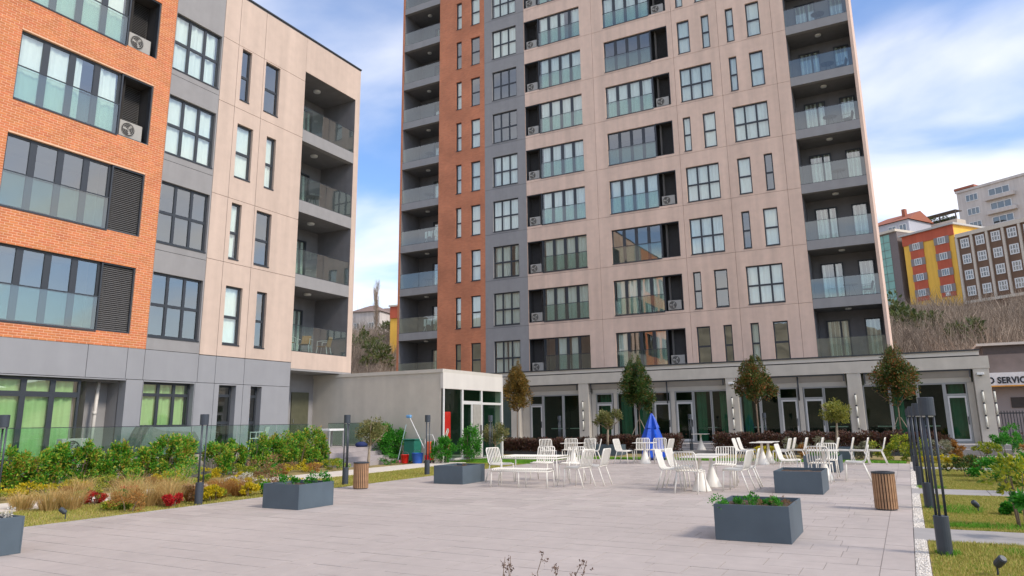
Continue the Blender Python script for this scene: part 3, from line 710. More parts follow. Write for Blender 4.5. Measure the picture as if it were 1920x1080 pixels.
# glazing between the pillars: (x0, x1, is door)
GLZ = [[(-21.8, -20.5, 0)], [(-19.88, -19.43, 2), (-19.38, -18.58, 1), (-18.5, -17.3, 0), (-17.22, -16.15, 0)],
       [(-15.5, -15.24, 2), (-15.22, -14.28, 1), (-14.2, -13.99, 2), (-13.97, -13.0, 0), (-12.94, -11.97, 0), (-11.93, -11.02, 1), (-11.0, -10.75, 2), (-10.73, -9.81, 1), (-9.75, -8.87, 0), (-8.82, -8.0, 0)],
       [(-7.38, -6.45, 0), (-6.38, -5.54, 0), (-5.47, -4.65, 1), (-4.64, -4.36, 2), (-4.35, -3.47, 1), (-3.42, -2.35, 0)],
       [(-1.7, -0.63, 0), (-0.57, 0.49, 0), (0.55, 1.56, 0), (1.63, 2.45, 1), (2.47, 2.74, 2)]]
YG = 0.42
for bayl in GLZ:
    for a, b, kd in bayl:
        if kd == 2:
            MB().box(a, YG-0.03, FZ, b, YG+0.08, 2.99).build('stone_infill', STONE, pav); continue
        fm_ = MB(); t = 0.035
        fm_.box(a-t, YG-0.03, FZ, a+t, YG+0.06, 2.99).box(b-t, YG-0.03, FZ, b+t, YG+0.06, 2.99)
        fm_.box(a+t, YG-0.03, 2.93, b-t, YG+0.06, 2.99).box(a+t, YG-0.03, FZ, b-t, YG+0.06, FZ+0.06)
        if kd == 1: fm_.box(a+t, YG-0.03, 2.42, b-t, YG+0.06, 2.50)
        f_ = fm_.build('glazing_frame', ALU, pav)
        if kd == 1:
            MB().quad((a+t,YG,2.50),(b-t,YG,2.50),(b-t,YG,2.93),(a+t,YG,2.93)).build('pane', SHOPG, f_)
            d_ = MB().box(a+t+.01, YG-0.025, FZ+.07, a+t+0.08, YG+0.03, 2.41).box(b-t-0.08, YG-0.025, FZ+.07, b-t-.01, YG+0.03, 2.41).box(a+t+0.08, YG-0.025, 2.32, b-t-0.08, YG+0.03, 2.41).box(a+t+0.08, YG-0.025, FZ+.07, b-t-0.08, YG+0.03, FZ+0.17).build('door', ALUW, pav)
            MB().quad((a+t+0.08,YG,FZ+0.17),(b-t-0.08,YG,FZ+0.17),(b-t-0.08,YG,2.32),(a+t+0.08,YG,2.32)).build('pane', SHOPG, d_)
            MB().box(b-t-0.06, YG-0.08, 1.15, b-t-0.03, YG-0.03, 1.5).build('handle', FRAME, d_)
        else:
            MB().quad((a+t,YG,FZ+0.06),(b-t,YG,FZ+0.06),(b-t,YG,2.93),(a+t,YG,2.93)).build('pane', SHOPG, f_)
# rolled awnings under the beam
for (a, b) in ((-19.3, -16.2), (-15.45, -8.08), (-7.3, -2.42), (-1.62, 2.68)):
    aw_ = MB(); aw_.quad((a,0.10,3.52),(b,0.10,3.52),(b,0.40,3.22),(a,0.40,3.22)).quad((a,0.40,3.22),(b,0.40,3.22),(b,0.43,3.25),(a,0.43,3.25)).quad((a,0.43,3.25),(b,0.43,3.25),(b,0.13,3.55),(a,0.13,3.55))
    ao = aw_.build('awning', mat('awning_fabric', (0.42, 0.40, 0.38), 0.8, 0.05, 3), pav)
    MB().box(a, 0.02, 3.49, b, 0.10, 3.557).build('front_bar', FRAME, ao)
    MB().box(a+0.02, 0.05, 3.05, a+0.07, 0.10, 3.49).box(b-0.07, 0.05, 3.2, b-0.02, 0.10, 3.49).build('arm', FRAME, ao)
    MB().box(a, 0.43, 3.0, b, 0.50, 3.22).build('cassette', STONE2, ao)
for x in (-11.1, -4.55): MB().tube([(x, 0.16, 3.5), (x, 0.18, 2.35)], 0.035, 8).build('awning_crank', FRAME, pav, smooth=True)
# curtains and furniture inside
for a, b in ((-15.1, -14.4), (-13.9, -13.3), (-12.9, -12.3), (-9.7, -9.2), (-8.5, -8.02), (-7.3, -6.9), (1.75, 2.35), (-0.5, -0.1)):
    c_ = curtain_mesh(a, b, FZ+0.02, 2.95, int(a*10)); c_.build('curtain', mat('dark_green_curtain', (0.06, 0.16, 0.10), 0.9, 0.1, 3), pav, (0, 0.55, 0), smooth=True)
for k, xx in enumerate((-18.2, -17.0, -12.6, -9.3, -6.9, -3.0, -0.9, 0.9)):
    tb = thing('dining_table', f'pale table seen dimly through the {["first","second","third","fourth","fifth","sixth","seventh","eighth"][k]} window pane inside the pavilion', 'table', (xx, YP+1.9, FZ), group='tables inside the pavilion')
    MB().box(-0.4, -0.35, 0.71, 0.4, 0.35, 0.75).build('top', WHITE, tb); MB().lathe([(0.22, 0.0), (0.05, 0.03), (0.04, 0.71)], 10).build('pedestal', FRAME, tb)
TUBE = mat('light_tube', (0.72, 0.70, 0.60), 0.5, 0.05, 6)
def wall_light(label, x, y):
    t = thing('wall_light', label, 'light', (x, y, 0), group='three-tube wall lights on the pavilion pillars')
    MB().box(-0.025, 0.0, 0.98, 0.025, 0.03, 2.58).build('back_plate', FRAME, t)
    for k in range(3):
        z0 = 1.0+0.53*k
        q = MB().lathe([(0.04, z0+0.03), (0.04, z0+0.49)], 10, 0, -0.05).build('tube', TUBE, t, smooth=True)
    for k in range(4):
        MB().lathe([(0.045, 0.98+0.53*k-0.015), (0.045, 0.98+0.53*k+0.03)], 10, 0, -0.05).build('clip', FRAME, t)
for lab, x, y in (('three-tube wall light on the pillar left of the blue parasol', -15.86, YP-0.03), ('three-tube wall light on the middle pillar right of the blue parasol', -7.70, YP-0.03),
                  ('three-tube wall light on the pillar beside the round olive tree', -2.04, YP-0.03), ('three-tube wall light on the front of the end pillar', 3.0, YP-0.03),
                  ('three-tube wall light on the outer edge of the end pillar', 3.44, YP+0.1)): wall_light(lab, x, y)
for lab, x, z in (('small white camera box on the middle pillar under the canopy', -7.70, 3.28), ('small white camera box high on the end pillar', 3.02, 3.32)):
    t = thing('security_camera', lab, 'camera', (x, YP, z)); MB().box(-0.14, -0.10, -0.05, 0.14, -0.002, 0.05).build('housing', WPLAST, t, bevel=0.02); MB().lathe([(0.05, -0.09), (0.05, -0.05)], 10, 0, -0.06).build('lens', FRAME, t)

# ------------------------------------------------------------------ entrance box with glass front (local x along world Y)
XK = -16.2
kio = thing('entrance_kiosk', 'pale box-shaped entrance kiosk with glass front between the two buildings', 'kiosk', (XK, 24.18, 0), R(90))
WK = 4.85
KT = 3.64
side = MB().box(-0.02, 0.0, 0.0, 0.12, 9.0, KT-0.14).build('side_wall', STONE, kio)
MB().box(-0.06, -0.02, KT-0.14, WK, 9.0, KT).build('roof', STONE2, kio)
MB().box(-0.04, -0.03, 2.86, WK, 0.10, KT-0.141).build('fascia', CREAM, kio)
MB().box(WK-0.12, 0.0, 0, WK, 9, KT-0.15).build('far_wall', STONE, kio)
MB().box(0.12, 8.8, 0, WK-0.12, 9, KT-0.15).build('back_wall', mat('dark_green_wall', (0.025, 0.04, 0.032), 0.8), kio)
MB().box(WK-0.125, 0.3, 0.05, WK-0.1205, 8.7, KT-0.2).build('inner_lining', mat('green_lining', (0.05, 0.12, 0.085), 0.7), kio)
MB().box(0.12, 0.0, -0.02, WK-0.12, 8.8, 0.05).build('floor', CONC, kio)
kf = MB().box(-0.02, -0.035, 0, 0.08, 0.06, 2.858).box(WK-0.14, -0.035, 0, WK, 0.06, 2.858)
for xx in (1.45, 3.0): kf.box(xx-0.06, -0.02, 0.05, xx+0.06, 0.06, 2.857)
kf.box(1.51, -0.015, 2.26, 2.94, 0.05, 2.40).box(3.06, -0.015, 2.26, WK-0.14, 0.05, 2.36).box(0.08, -0.01, 0.05, 1.39, 0.05, 0.12).box(2.15, -0.01, 0.05, 2.25, 0.045, 2.26)
kfo = kf.build('front_frame', ALUW, kio)
for a, b, c, d in ((0.08, 1.39, 0.12, 2.85), (1.51, 2.94, 2.40, 2.85), (3.06, WK-0.14, 2.36, 2.85), (3.1, WK-0.2, 0.1, 2.26), (1.55, 2.15, 0.1, 2.26)):
    MB().quad((a,0.02,c),(b,0.02,c),(b,0.02,d),(a,0.02,d)).build('pane', KGLASS if a < 1 else SHOPG, kfo)
kd_ = MB().box(2.26, -0.03, 0.06, 2.92, 0.02, 2.25).build('door', mat('kiosk_door_panel', (0.34, 0.32, 0.28), 0.6), kio); MB().box(2.84, -0.08, 1.0, 2.88, -0.032, 1.4).build('handle', FRAME, kd_)
MB().box(3.07, -0.03, 0.06, 3.13, 0.01, 2.25).build('hinge_post', FRAME, kio)
kl = MB().box(1.75, 2.6, 2.30, 2.75, 2.68, 2.35).build('ceiling_light', None, kio)
em = bpy.data.materials.new('lit_tube'); em.use_nodes = True; em.node_tree.nodes['Principled BSDF'].inputs['Emission Color'].default_value = (1, 0.97, 0.9, 1); em.node_tree.nodes['Principled BSDF'].inputs['Emission Strength'].default_value = 6
kl.data.materials.append(em)
vm = thing('vending_machine', 'tall red drinks cabinet with white script behind the kiosk glass', 'vending machine', (XK-0.36, 24.58, 0.05), R(90))
MB().box(-0.30, -0.28, 0.0, 0.30, 0.28, 1.90).build('cabinet', RED, vm, bevel=0.02)
sq = MB(); 
for q in range(2):
    pts = [(-0.03+0.05*math.sin(k*0.9+q)+q*0.08, -0.295, 0.35+0.055*k) for k in range(17)]
    sq.tube(pts, 0.022, 5)
sq.build('script_mark', WPLAST, vm)
MB().box(-0.26, -0.29, 0.08, 0.26, -0.281, 0.20).build('kick_plate', FRAME, vm)

# ------------------------------------------------------------------ lamps
def lamp_proto():
    t = thing('garden_lamp', 'x', 'lamp', group='dark post lamps along the plaza edges')
    MB().lathe([(0.078, -0.01), (0.080, 0.02), (0.080, 0.42), (0.074, 0.425)], 20).build('base', LAMPM, t, smooth=False)
    for k in range(3):
        a = k*2.094+0.5; MB().tube([(0.058*math.cos(a), 0.058*math.sin(a), 0.42), (0.062*math.cos(a), 0.062*math.sin(a), 1.56)], 0.016, 8).build('rod', LAMPM, t, smooth=True)
    h = MB().lathe([(0.078, 1.55), (0.085, 1.552), (0.085, 1.76), (0.078, 1.765)], 20).build('head', LAMPM, t)
    MB().lathe([(0.06, 1.535), (0.06, 1.549)], 16).build('diffuser', mat('lamp_diffuser', (0.6, 0.6, 0.55), 0.5), h)
    return t
lamp = lamp_proto(); first = True
for lab, x, y in (('nearest dark post lamp on the right-hand lawn', 0.21, 9.95), ('second dark post lamp from the right foreground, beside the pebble strip', 0.17, 14.68), ('third dark post lamp in the right-hand row, behind the wooden bin', 0.10, 19.3),
                  ('fourth dark post lamp in the right-hand row, beyond the second path', 0.06, 24.3), ('farthest dark post lamp of the right-hand row by the planting bed', 0.02, 29.0),
                  ('dark post lamp cut by the left edge of the picture', -13.75, 6.95), ('dark post lamp among the straw grasses in front of the green blinds', -12.63, 10.15), ('dark post lamp next to the wooden bin on the left', -13.0, 14.9),
                  ('dark post lamp in front of the kiosk side wall, by the cleaning tools', -13.02, 18.6), ('dark post lamp in front of the kiosk door', -13.45, 23.2),
                  ('thin post lamp in front of the pavilion, left of the first wall light', -15.0, 32.6), ('thin post lamp in front of the pavilion behind the blue parasol', -9.0, 34.2), ('thin post lamp in front of the pavilion near the reddish tree', -5.6, 33.9)):
    o = lamp if first else copy_tree(lamp); first = False
    o.location = (x, y, 0); o.rotation_euler = (0, 0, rnd.uniform(0, 6)); o['label'] = lab
# ground spot lights
for lab, x, y in (('black spike spotlight in the nearest strip of lawn', 0.62, 8.95), ('black spike spotlight in the second strip of lawn', 0.85, 14.4), ('pale spike spotlight in the grass by the left planter', -13.0, 7.75)):
    t = thing('spotlight', lab, 'spotlight', (x, y, 0), rnd.uniform(-1, 1), group='spike spotlights in the lawns')
    MB().tube([(0, 0, -0.03), (0, 0, 0.10)], 0.010, 6).build('spike', LAMPM, t)
    h = MB().lathe([(0.035, 0), (0.042, 0.02), (0.042, 0.11), (0.03, 0.125)], 14).build('head', LAMPM, t, (0, 0.0, 0.09)); h.rotation_euler = (R(50), 0, 0)

# ------------------------------------------------------------------ slatted bins
def bin_proto():
    t = thing('litter_bin', 'x', 'bin', group='round bins of upright wooden slats')
    MB().lathe([(0.145, 0.03), (0.145, 0.60), (0.13, 0.60), (0.13, 0.05)], 24, cap=False).build('liner', DARK, t)
    MB().lathe([(0.165, 0.0), (0.165, 0.03)], 24).build('base', FRAME, t)
    MB().lathe([(0.186, 0.595), (0.186, 0.622), (0.125, 0.628), (0.125, 0.600)], 28, cap=False).build('rim', FRAME, t)
    sl_ = MB().box(-0.0150, -0.008, 0.022, 0.0150, 0.008, 0.598).mesh('slat', WOOD)
    for k in range(24):
        a = 2*math.pi*k/24; o = link('slat', sl_, t, (0.172*math.cos(a), 0.172*math.sin(a), 0)); o.rotation_euler = (0, 0, a+math.pi/2)
    return t
b0 = bin_proto(); b0.location = (-0.48, 14.22, 0); b0['label'] = 'round wooden slat bin near the right edge of the plaza'
b1 = copy_tree(b0); b1.location = (-11.77, 14.05, 0); b1['label'] = 'round wooden slat bin beside the lawn on the left'

# ------------------------------------------------------------------ planters
def planter(label, x0, y0, x1, y1, h=0.45):
    t = thing('planter', label, 'planter', ((x0+x1)/2, (y0+y1)/2, 0), group='blue-grey metal planters on the plaza')
    a, b = (x1-x0)/2, (y1-y0)/2; k = 0.022
    MB().box(-a, -b, 0.0, a, -b+k, h).box(-a, b-k, 0, a, b, h).box(-a, -b+k, 0, -a+k, b-k, h-0.001).box(a-k, -b+k, 0, a, b-k, h-0.001).build('box', PLANT_M, t, bevel=0.004)
    s = MB(); n_ = 10; r_ = random.Random(int(x0*100))
    hh = [[h-0.06+r_.uniform(-0.015, 0.015) for _ in range(n_+1)] for _ in range(n_+1)]
    for i in range(n_):
        for j in range(n_):
            X_ = lambda q: -a+k+(2*a-2*k)*q/n_
            Y_ = lambda q: -b+k+(2*b-2*k)*q/n_
            s.quad((X_(i),Y_(j),hh[i][j]),(X_(i+1),Y_(j),hh[i+1][j]),(X_(i+1),Y_(j+1),hh[i+1][j+1]),(X_(i),Y_(j+1),hh[i][j+1]))
    s.build('soil', SOIL, t, smooth=True)
    return t
planter('large blue-grey planter with low green sprouts in the right foreground', -2.38, 9.95, -1.44, 11.1)
planter('blue-grey planter with bare soil behind the nearest right one', -2.62, 16.4, -1.68, 17.7)
planter('blue-grey planter with leafy tufts by the left flower bed', -10.92, 10.21, -10.0, 11.14)
planter('blue-grey planter left of the slatted bench', -10.92, 15.9, -10.04, 17.0)
planter('blue-grey planter cut off by the left edge of the picture', -10.95, 4.4, -10.0, 5.45)
planter('blue-grey planter holding the olive tree left of the parasol', -12.7, 30.7, -11.4, 31.9)
planter('blue-grey planter behind the chair back on the right', -2.8, 22.95, -1.84, 24.1)
planter('blue-grey planter holding the round olive tree on the right', -3.0, 29.4, -1.9, 30.5)
planter('blue-grey planter just below the bottom edge with dry stalks', -2.75, 3.95, -1.6, 4.95, 0.36)

# ------------------------------------------------------------------ white chairs, tables, bench
def chair_proto():
    t = thing('slat_chair', 'x', 'chair', group='white tubular slat chairs on the plaza')
    def prof(x, dz=0.0): return [(x, 0.225, 0.435+dz), (x, 0.20, 0.452+dz), (x, -0.13, 0.440+dz), (x, -0.185, 0.462+dz), (x, -0.215, 0.52+dz), (x, -0.285, 0.80+dz)]
    fr = MB()
    for sx in (-1, 1):
        fr.tube([(sx*0.225, 0.225, 0.43), (sx*0.225, -0.15, 0.425), (sx*0.225, -0.205, 0.48), (sx*0.225, -0.285, 0.78), (sx*0.195, -0.295, 0.825)], 0.017, 6)
    fr.tube([(-0.195, -0.295, 0.825), (0.195, -0.295, 0.825)], 0.0125, 6).tube([(-0.225, 0.225, 0.43), (0.225, 0.225, 0.43)], 0.0125, 6).tube([(-0.225, -0.18, 0.435), (0.225, -0.18, 0.435)], 0.010, 6)
    fr.build('frame', WHITE, t, smooth=True)
    for k in range(7): MB().tube([(p[0], p[1], p[2]) for p in prof(-0.168+0.056*k)]+[(-0.168+0.056*k, -0.294, 0.823)], 0.0128, 5).build('slat', WHITE, t, smooth=True)
    for sx in (-1, 1):
        MB().tube([(sx*0.222, 0.205, 0.432), (sx*0.235, 0.24, 0.0)], 0.015, 6).build('leg', WHITE, t, smooth=True)
        MB().tube([(sx*0.222, -0.15, 0.428), (sx*0.24, -0.29, 0.0)], 0.015, 6).build('leg', WHITE, t, smooth=True)
    return t
ch0 = chair_proto(); used = [False]
def chair(lab, x, y, fx, fy):
    o = ch0 if not used[0] else copy_tree(ch0); used[0] = True
    o.location = (x, y, 0.0); o.rotation_euler = (0, 0, math.atan2(-fx, fy)); o.scale = (1.06, 1.06, 1.04); o['label'] = lab
CH = [
 # group round the two joined tables in the middle
 ('white slat chair at the middle joined tables, back turned to the viewer', -4.24, 15.86, 0.1, 1), ('white slat chair at the middle joined tables, nearer one on the left side', -4.84, 16.55, 1, 0.05),
 ('white slat chair at the middle joined tables, farther one on the left side', -4.82, 17.3, 1, -0.05), ('white slat chair at the middle joined tables, nearer one on the right side', -3.42, 16.65, -1, 0.1),
 ('white slat chair at the middle joined tables, farther one on the right side', -3.38, 17.5, -1, -0.1), ('white slat chair at the middle joined tables, facing the viewer at the far end', -4.05, 18.3, 0, -1),
 # bench table
 ('white slat chair at the left end of the slatted long table', -9.55, 17.0, 1, -0.25), ('white slat chair behind the slatted long table, left one', -8.75, 17.85, 0.05, -1), ('white slat chair behind the slatted long table, right one', -7.85, 17.75, -0.05, -1),
 ('white slat chair at the right end of the slatted long table, nearer one', -7.02, 16.25, -1, 0.2), ('white slat chair at the right end of the slatted long table, farther one', -6.85, 16.95, -1, 0.0),
 # far left set
 ('white slat chair of the set behind the bench, leftmost', -11.95, 24.9, 0.7, -0.7), ('white slat chair of the set behind the bench, second from the left', -11.45, 25.75, 0.2, -1), ('white slat chair of the set behind the bench, third from the left', -10.75, 25.75, -0.1, -1), ('white slat chair of the set behind the bench, rightmost and turned sideways', -10.25, 25.15, -1, -0.4),
 # set by the parasol
 ('white slat chair left of the table beside the blue parasol', -9.1, 25.25, 1, -0.1), ('white slat chair of the parasol set facing the viewer, left one', -8.78, 26.3, 0.15, -1), ('white slat chair of the parasol set facing the viewer, in front of the blue canvas', -8.2, 26.35, -0.05, -1), ('white slat chair right of the table beside the blue parasol', -7.72, 25.55, -1, 0.1),
 # set right of the middle
 ('white slat chair left of the paired tables by the hedge, nearer one', -5.1, 26.15, 1, 0), ('white slat chair left of the paired tables by the hedge, farther one', -5.1, 26.95, 1, 0), ('white slat chair right of the paired tables by the hedge, nearer one', -3.85, 26.1, -1, 0.05), ('white slat chair right of the paired tables by the hedge, farther one', -3.8, 26.95, -1, 0),
 # behind the bare planter
 ('white slat chair behind the bare planter, back turned to the viewer', -2.0, 19.45, 0.05, 1), ('white slat chair behind the bare planter, facing right', -2.85, 20.6, 1, -0.05), ('white slat chair behind the bare planter, facing left beside the bin', -1.25, 20.2, -1, -0.05), ('white slat chair behind the bare planter, facing the viewer at the far side', -2.0, 21.1, 0, -1)]
for k, xx in enumerate((-3.2, -2.7, -2.2, -1.75, -1.3, -0.8)):
    CH.append((f'white slat chair in the side-on row by the hedge, {["leftmost","second from left","third from left","fourth from left","fifth from left","rightmost"][k]}', xx-0.24, 27.1+0.12*(k % 2), -1, 0.02))
for c in CH: chair(*c)
def table_proto():
    t = thing('pedestal_table', 'x', 'table', group='white square tables on cone feet')
    MB().box(-0.36, -0.36, 0.715, 0.36, 0.36, 0.735).build('top', WHITE, t, bevel=0.006)
    MB().lathe([(0.215, 0.0), (0.215, 0.018), (0.16, 0.13), (0.095, 0.30), (0.052, 0.44), (0.040, 0.50), (0.040, 0.70), (0.12, 0.714)], 28).build('cone_foot', WHITE, t, smooth=True)
    return t
t0 = table_proto(); f1 = True
for lab, x, y, z in (('white square table, nearer half of the middle joined pair', -4.14, 16.33, 0), ('white square table, farther half of the middle joined pair', -4.15, 17.40, 0), ('white square table of the set behind the bench', -10.96, 24.95, 0), ('white square table in front of the blue parasol', -8.44, 25.6, 0),
                     ('white square table, nearer of the pair by the hedge', -4.48, 26.15, 0), ('white square table, farther of the pair by the hedge', -4.42, 27.05, 0), ('white square table hidden behind the bare planter', -1.98, 20.15, 0), ('white square table alone on the step between the hedges', -8.6, 34.4, 0.12)):
    o = t0 if f1 else copy_tree(t0); f1 = False
    o.location = (x, y, z); o['label'] = lab; o.rotation_euler = (0, 0, 0.05)
def slat_bench(label, name, cat, x, y, rot, L_, W_, H_):
    t = thing(name, label, cat, (x, y, 0), rot)
    f = MB()
    f.tube([(-L_/2, -W_/2, H_-0.055), (L_/2, -W_/2, H_-0.055), (L_/2, W_/2, H_-0.055), (-L_/2, W_/2, H_-0.055), (-L_/2, -W_/2, H_-0.055)], 0.016, 6).build('frame', WHITE, t, smooth=True)
    k = int(L_/0.056); sm_ = MB().tube([(0, -W_/2, H_-0.055), (0, -W_/2+0.015, H_-0.02), (0, -W_/2+0.05, H_), (0, W_/2-0.05, H_), (0, W_/2-0.015, H_-0.02), (0, W_/2, H_-0.055)], 0.011, 5).mesh('slat', WHITE, True)
    for i in range(k): link('slat', sm_, t, (-L_/2+L_*(i+0.5)/k, 0, 0))
    for sx in (-1, 1):
        for sy in (-1, 1): MB().tube([(sx*(L_/2-0.01), sy*(W_/2-0.005), H_-0.05), (sx*(L_/2+0.005), sy*(W_/2+0.01), 0)], 0.015, 6).build('leg', WHITE, t, smooth=True)
    if L_ > 1.3 and H_ < 0.5:
        for sy in (-1, 1): MB().tube([(0, sy*(W_/2-0.005), H_-0.05), (0, sy*(W_/2+0.005), 0)], 0.015, 6).build('leg', WHITE, t, smooth=True)
slat_bench('long white slatted bench without back in front of the long table', 'slat_bench', 'bench', -8.28, 15.78, 0.06, 1.46, 0.42, 0.43)
slat_bench('long white slatted table behind the backless bench', 'slat_table', 'table', -8.38, 16.7, 0.06, 1.5, 0.85, 0.69)

# ------------------------------------------------------------------ folded parasol
pz = thing('folded_parasol', 'folded blue parasol standing behind the white chairs', 'parasol', (-8.9, 28.05, 0))
MB().tube([(0, 0, 0), (0, 0, 1.78)], 0.022, 8).build('pole', STEEL, pz)
def canvas(zt_, zb_, rt_, rb_, n=7, seed=0):
    m_ = MB(); r_ = random.Random(seed); N_ = n*2; ph = r_.random()*6
    rings = []
    for j in range(6):
        t = j/5; z_ = zt_+(zb_-zt_)*t; rr = rt_+(rb_-rt_)*t**0.85
        rings.append([(rr*(1.0 if k % 2 else 0.62)*(1+0.10*math.sin(k*2.1+seed))*math.cos(2*math.pi*k/N_+ph), rr*(1.0 if k % 2 else 0.62)*(1+0.1*math.sin(k*2.1+seed))*math.sin(2*math.pi*k/N_+ph), z_+(0.05*(k % 2)*t)) for k in range(N_)])
    for rg in rings: m_.v += rg
    for j in range(5):
        for k in range(N_): m_.f.append((j*N_+k, j*N_+(k+1) % N_, (j+1)*N_+(k+1) % N_, (j+1)*N_+k))
    return m_
canvas(1.78, 1.18, 0.03, 0.31, 6, 1).build('upper_canopy', UMB, pz); canvas(1.34, 0.74, 0.19, 0.42, 7, 2).build('middle_canopy', UMB, pz); canvas(0.98, 0.06, 0.30, 0.44, 7, 3).build('lower_canopy', UMB, pz)
MB().lathe([(0.45, 0.0), (0.47, 0.05), (0.40, 0.10), (0.05, 0.12)], 20).build('base', mat('navy_base', (0.01, 0.02, 0.10), 0.5), pz)

# ------------------------------------------------------------------ cleaning things by the kiosk wall
t = thing('wheeled_bin', 'dark green wheeled bin against the kiosk wall', 'bin', (-17.35, 23.75, 0), 0.1)
MB().prism([(-0.25, -0.25), (0.25, -0.25), (0.27, 0.27), (-0.27, 0.27)], 0.06, 0.86).build('body', GREENP, t, bevel=0.03); MB().box(-0.29, -0.30, 0.862, 0.29, 0.30, 0.91).build('lid', GREENP, t, bevel=0.02)
for sx in (-1, 1): MB().lathe([(0.08, -0.02), (0.08, 0.02)], 14).build('wheel', DARK, t, (sx*0.24, 0.24, 0.08)).rotation_euler = (0, R(90), 0)
def bucket(lab, x, y, m_, r_=0.15, h=0.26):
    t = thing('bucket', lab, 'bucket', (x, y, 0.02)); MB().lathe([(r_*0.75, 0), (r_*0.78, 0.01), (r_, h), (r_*1.05, h), (r_*0.95, h-0.01), (r_*0.72, 0.02)], 18).build('pail', m_, t, smooth=True)
    MB().tube([(r_*math.cos(a*math.pi/8), 0.02, h+0.10*math.sin(a*math.pi/8)) for a in range(9)], 0.006, 5).build('handle', STEEL, t)
bucket('red bucket in front of the green bin', -17.1, 22.95, RED, 0.16, 0.32); bucket('blue mop bucket right of the red bucket', -16.62, 23.1, BLUE, 0.23, 0.38)
t = thing('mop', 'long white-handled mop leaning on the trolley with a blue head up', 'mop', (-16.5, 23.3, 0.02))
MB().tube([(0.05, 0, 0.55), (-0.92, 0.35, 1.72)], 0.016, 6).build('handle', WPLAST, t); MB().box(-1.06, 0.28, 1.70, -0.86, 0.42, 1.82).build('head', mat('light_blue_cloth', (0.15, 0.35, 0.6), 0.9), t, bevel=0.03)
t = thing('broom', 'thin broom standing upright left of the green bin', 'broom', (-17.75, 23.4, 0.02))
MB().tube([(-0.05, 0, 0.0), (0.16, 0.25, 1.45)], 0.014, 6).build('handle', mat('pale_blue_stick', (0.45, 0.6, 0.62), 0.5), t); MB().box(-0.15, -0.05, 0, 0.06, 0.05, 0.09).build('brush', mat('pink_brush', (0.6, 0.1, 0.3), 0.8), t)
t = thing('cleaning_trolley', 'orange cleaning trolley with white wire handle beside the lamp', 'trolley', (-16.25, 23.35, 0.02))
MB().box(-0.14, -0.12, 0.10, 0.14, 0.12, 0.30).build('tray', RED, t, bevel=0.02); MB().box(-0.10, -0.08, 0.31, 0.10, 0.08, 0.80).build('wringer', ORANGE, t, bevel=0.03)
MB().tube([(-0.18, 0, 0.25), (-0.2, 0, 0.85), (-0.1, 0, 1.05), (0.14, 0, 1.05), (0.24, 0, 0.85), (0.18, 0, 0.25)], 0.012, 6).build('handle', WPLAST, t)
for sx in (-1, 1):
    for sy in (-1, 1): MB().lathe([(0.05, -0.015), (0.05, 0.015)], 12).build('wheel', DARK, t, (sx*0.12, sy*0.1, 0.05)).rotation_euler = (R(90), 0, 0)

# ------------------------------------------------------------------ terrace things seen through the glass
cv = thing('covered_furniture', 'terrace furniture under a grey fabric cover behind the glass railing', 'furniture', (-20.75, 15.25, 0.62))
cm_ = MB(); nn = 18
def ch_(i, j):
    u, v = i/nn, j/nn; x_ = -0.55+1.1*u; y_ = -1.2+2.4*v
    e = min(u, 1-u, 0.5)*6; f = min(v, 1-v)*7
    h = min(1, e)*min(1, f); return (x_*1.0, y_, 0.01+0.78*h+0.14*h*math.exp(-((v-0.18)/0.12)**2)-0.10*h*v+0.02*math.sin(i*1.3+j*0.9))
for i in range(nn):
    for j in range(nn): cm_.quad(ch_(i, j), ch_(i+1, j), ch_(i+1, j+1), ch_(i, j+1))
cm_.build('cover', TARP, cv, smooth=True)
ac('white air conditioner standing on the terrace behind the shrubs', (-20.9, 12.45, 0.62), R(90))
def plastic_chair(lab, x, y, z, rot, seatm=WPLAST, legm=WPLAST):
    t = thing('garden_chair', lab, 'chair', (x, y, z), rot)
    MB().box(-0.23, -0.22, 0.42, 0.23, 0.22, 0.45).build('seat', seatm, t, bevel=0.012)
    b = MB(); b.quad((-0.21,-0.20,0.45),(0.21,-0.20,0.45),(0.19,-0.30,0.84),(-0.19,-0.30,0.84)).quad((0.21,-0.23,0.45),(-0.21,-0.23,0.45),(-0.19,-0.33,0.84),(0.19,-0.33,0.84)).quad((-0.19,-0.30,0.84),(0.19,-0.30,0.84),(0.19,-0.33,0.84),(-0.19,-0.33,0.84)); b.build('backrest', seatm, t)
    for sx in (-1, 1):
        MB().tube([(sx*0.21, 0.20, 0.42), (sx*0.24, 0.25, 0)], 0.014, 6).build('leg', legm, t); MB().tube([(sx*0.21, -0.2, 0.42), (sx*0.24, -0.28, 0)], 0.014, 6).build('leg', legm, t)
        MB().tube([(sx*0.24, 0.2, 0.43), (sx*0.26, 0.19, 0.65), (sx*0.25, -0.26, 0.66)], 0.014, 6).build('armrest', legm, t)
    return t
plastic_chair('white plastic chair on the terrace by the recessed door', -20.6, 18.9, 0.62, 2.0)
t = thing('terrace_table', 'white rectangular table at the top of the garden steps', 'table', (-20.2, 22.2, 0.62))
MB().box(-0.35, -0.45, 0.64, 0.35, 0.45, 0.72).build('top', WPLAST, t, bevel=0.01)
for sx in (-1, 1):
    for sy in (-1, 1): MB().box(sx*0.30-0.025, sy*0.40-0.025, 0, sx*0.30+0.025, sy*0.40+0.025, 0.64).build('leg', ALU, t)
t = thing('storage_bag', 'dark blue folded bag lying on the top step', 'bag', (-19.2, 22.9, 0.62)); MB().lathe([(0.20, 0), (0.26, 0.06), (0.24, 0.15), (0.10, 0.20)], 12).build('body', mat('navy_cloth', (0.015, 0.03, 0.12), 0.8), t, smooth=True); MB().tube([(-0.1, 0, 0.17), (0, 0, 0.27), (0.1, 0, 0.17)], 0.012, 5).build('strap', FRAME, t)
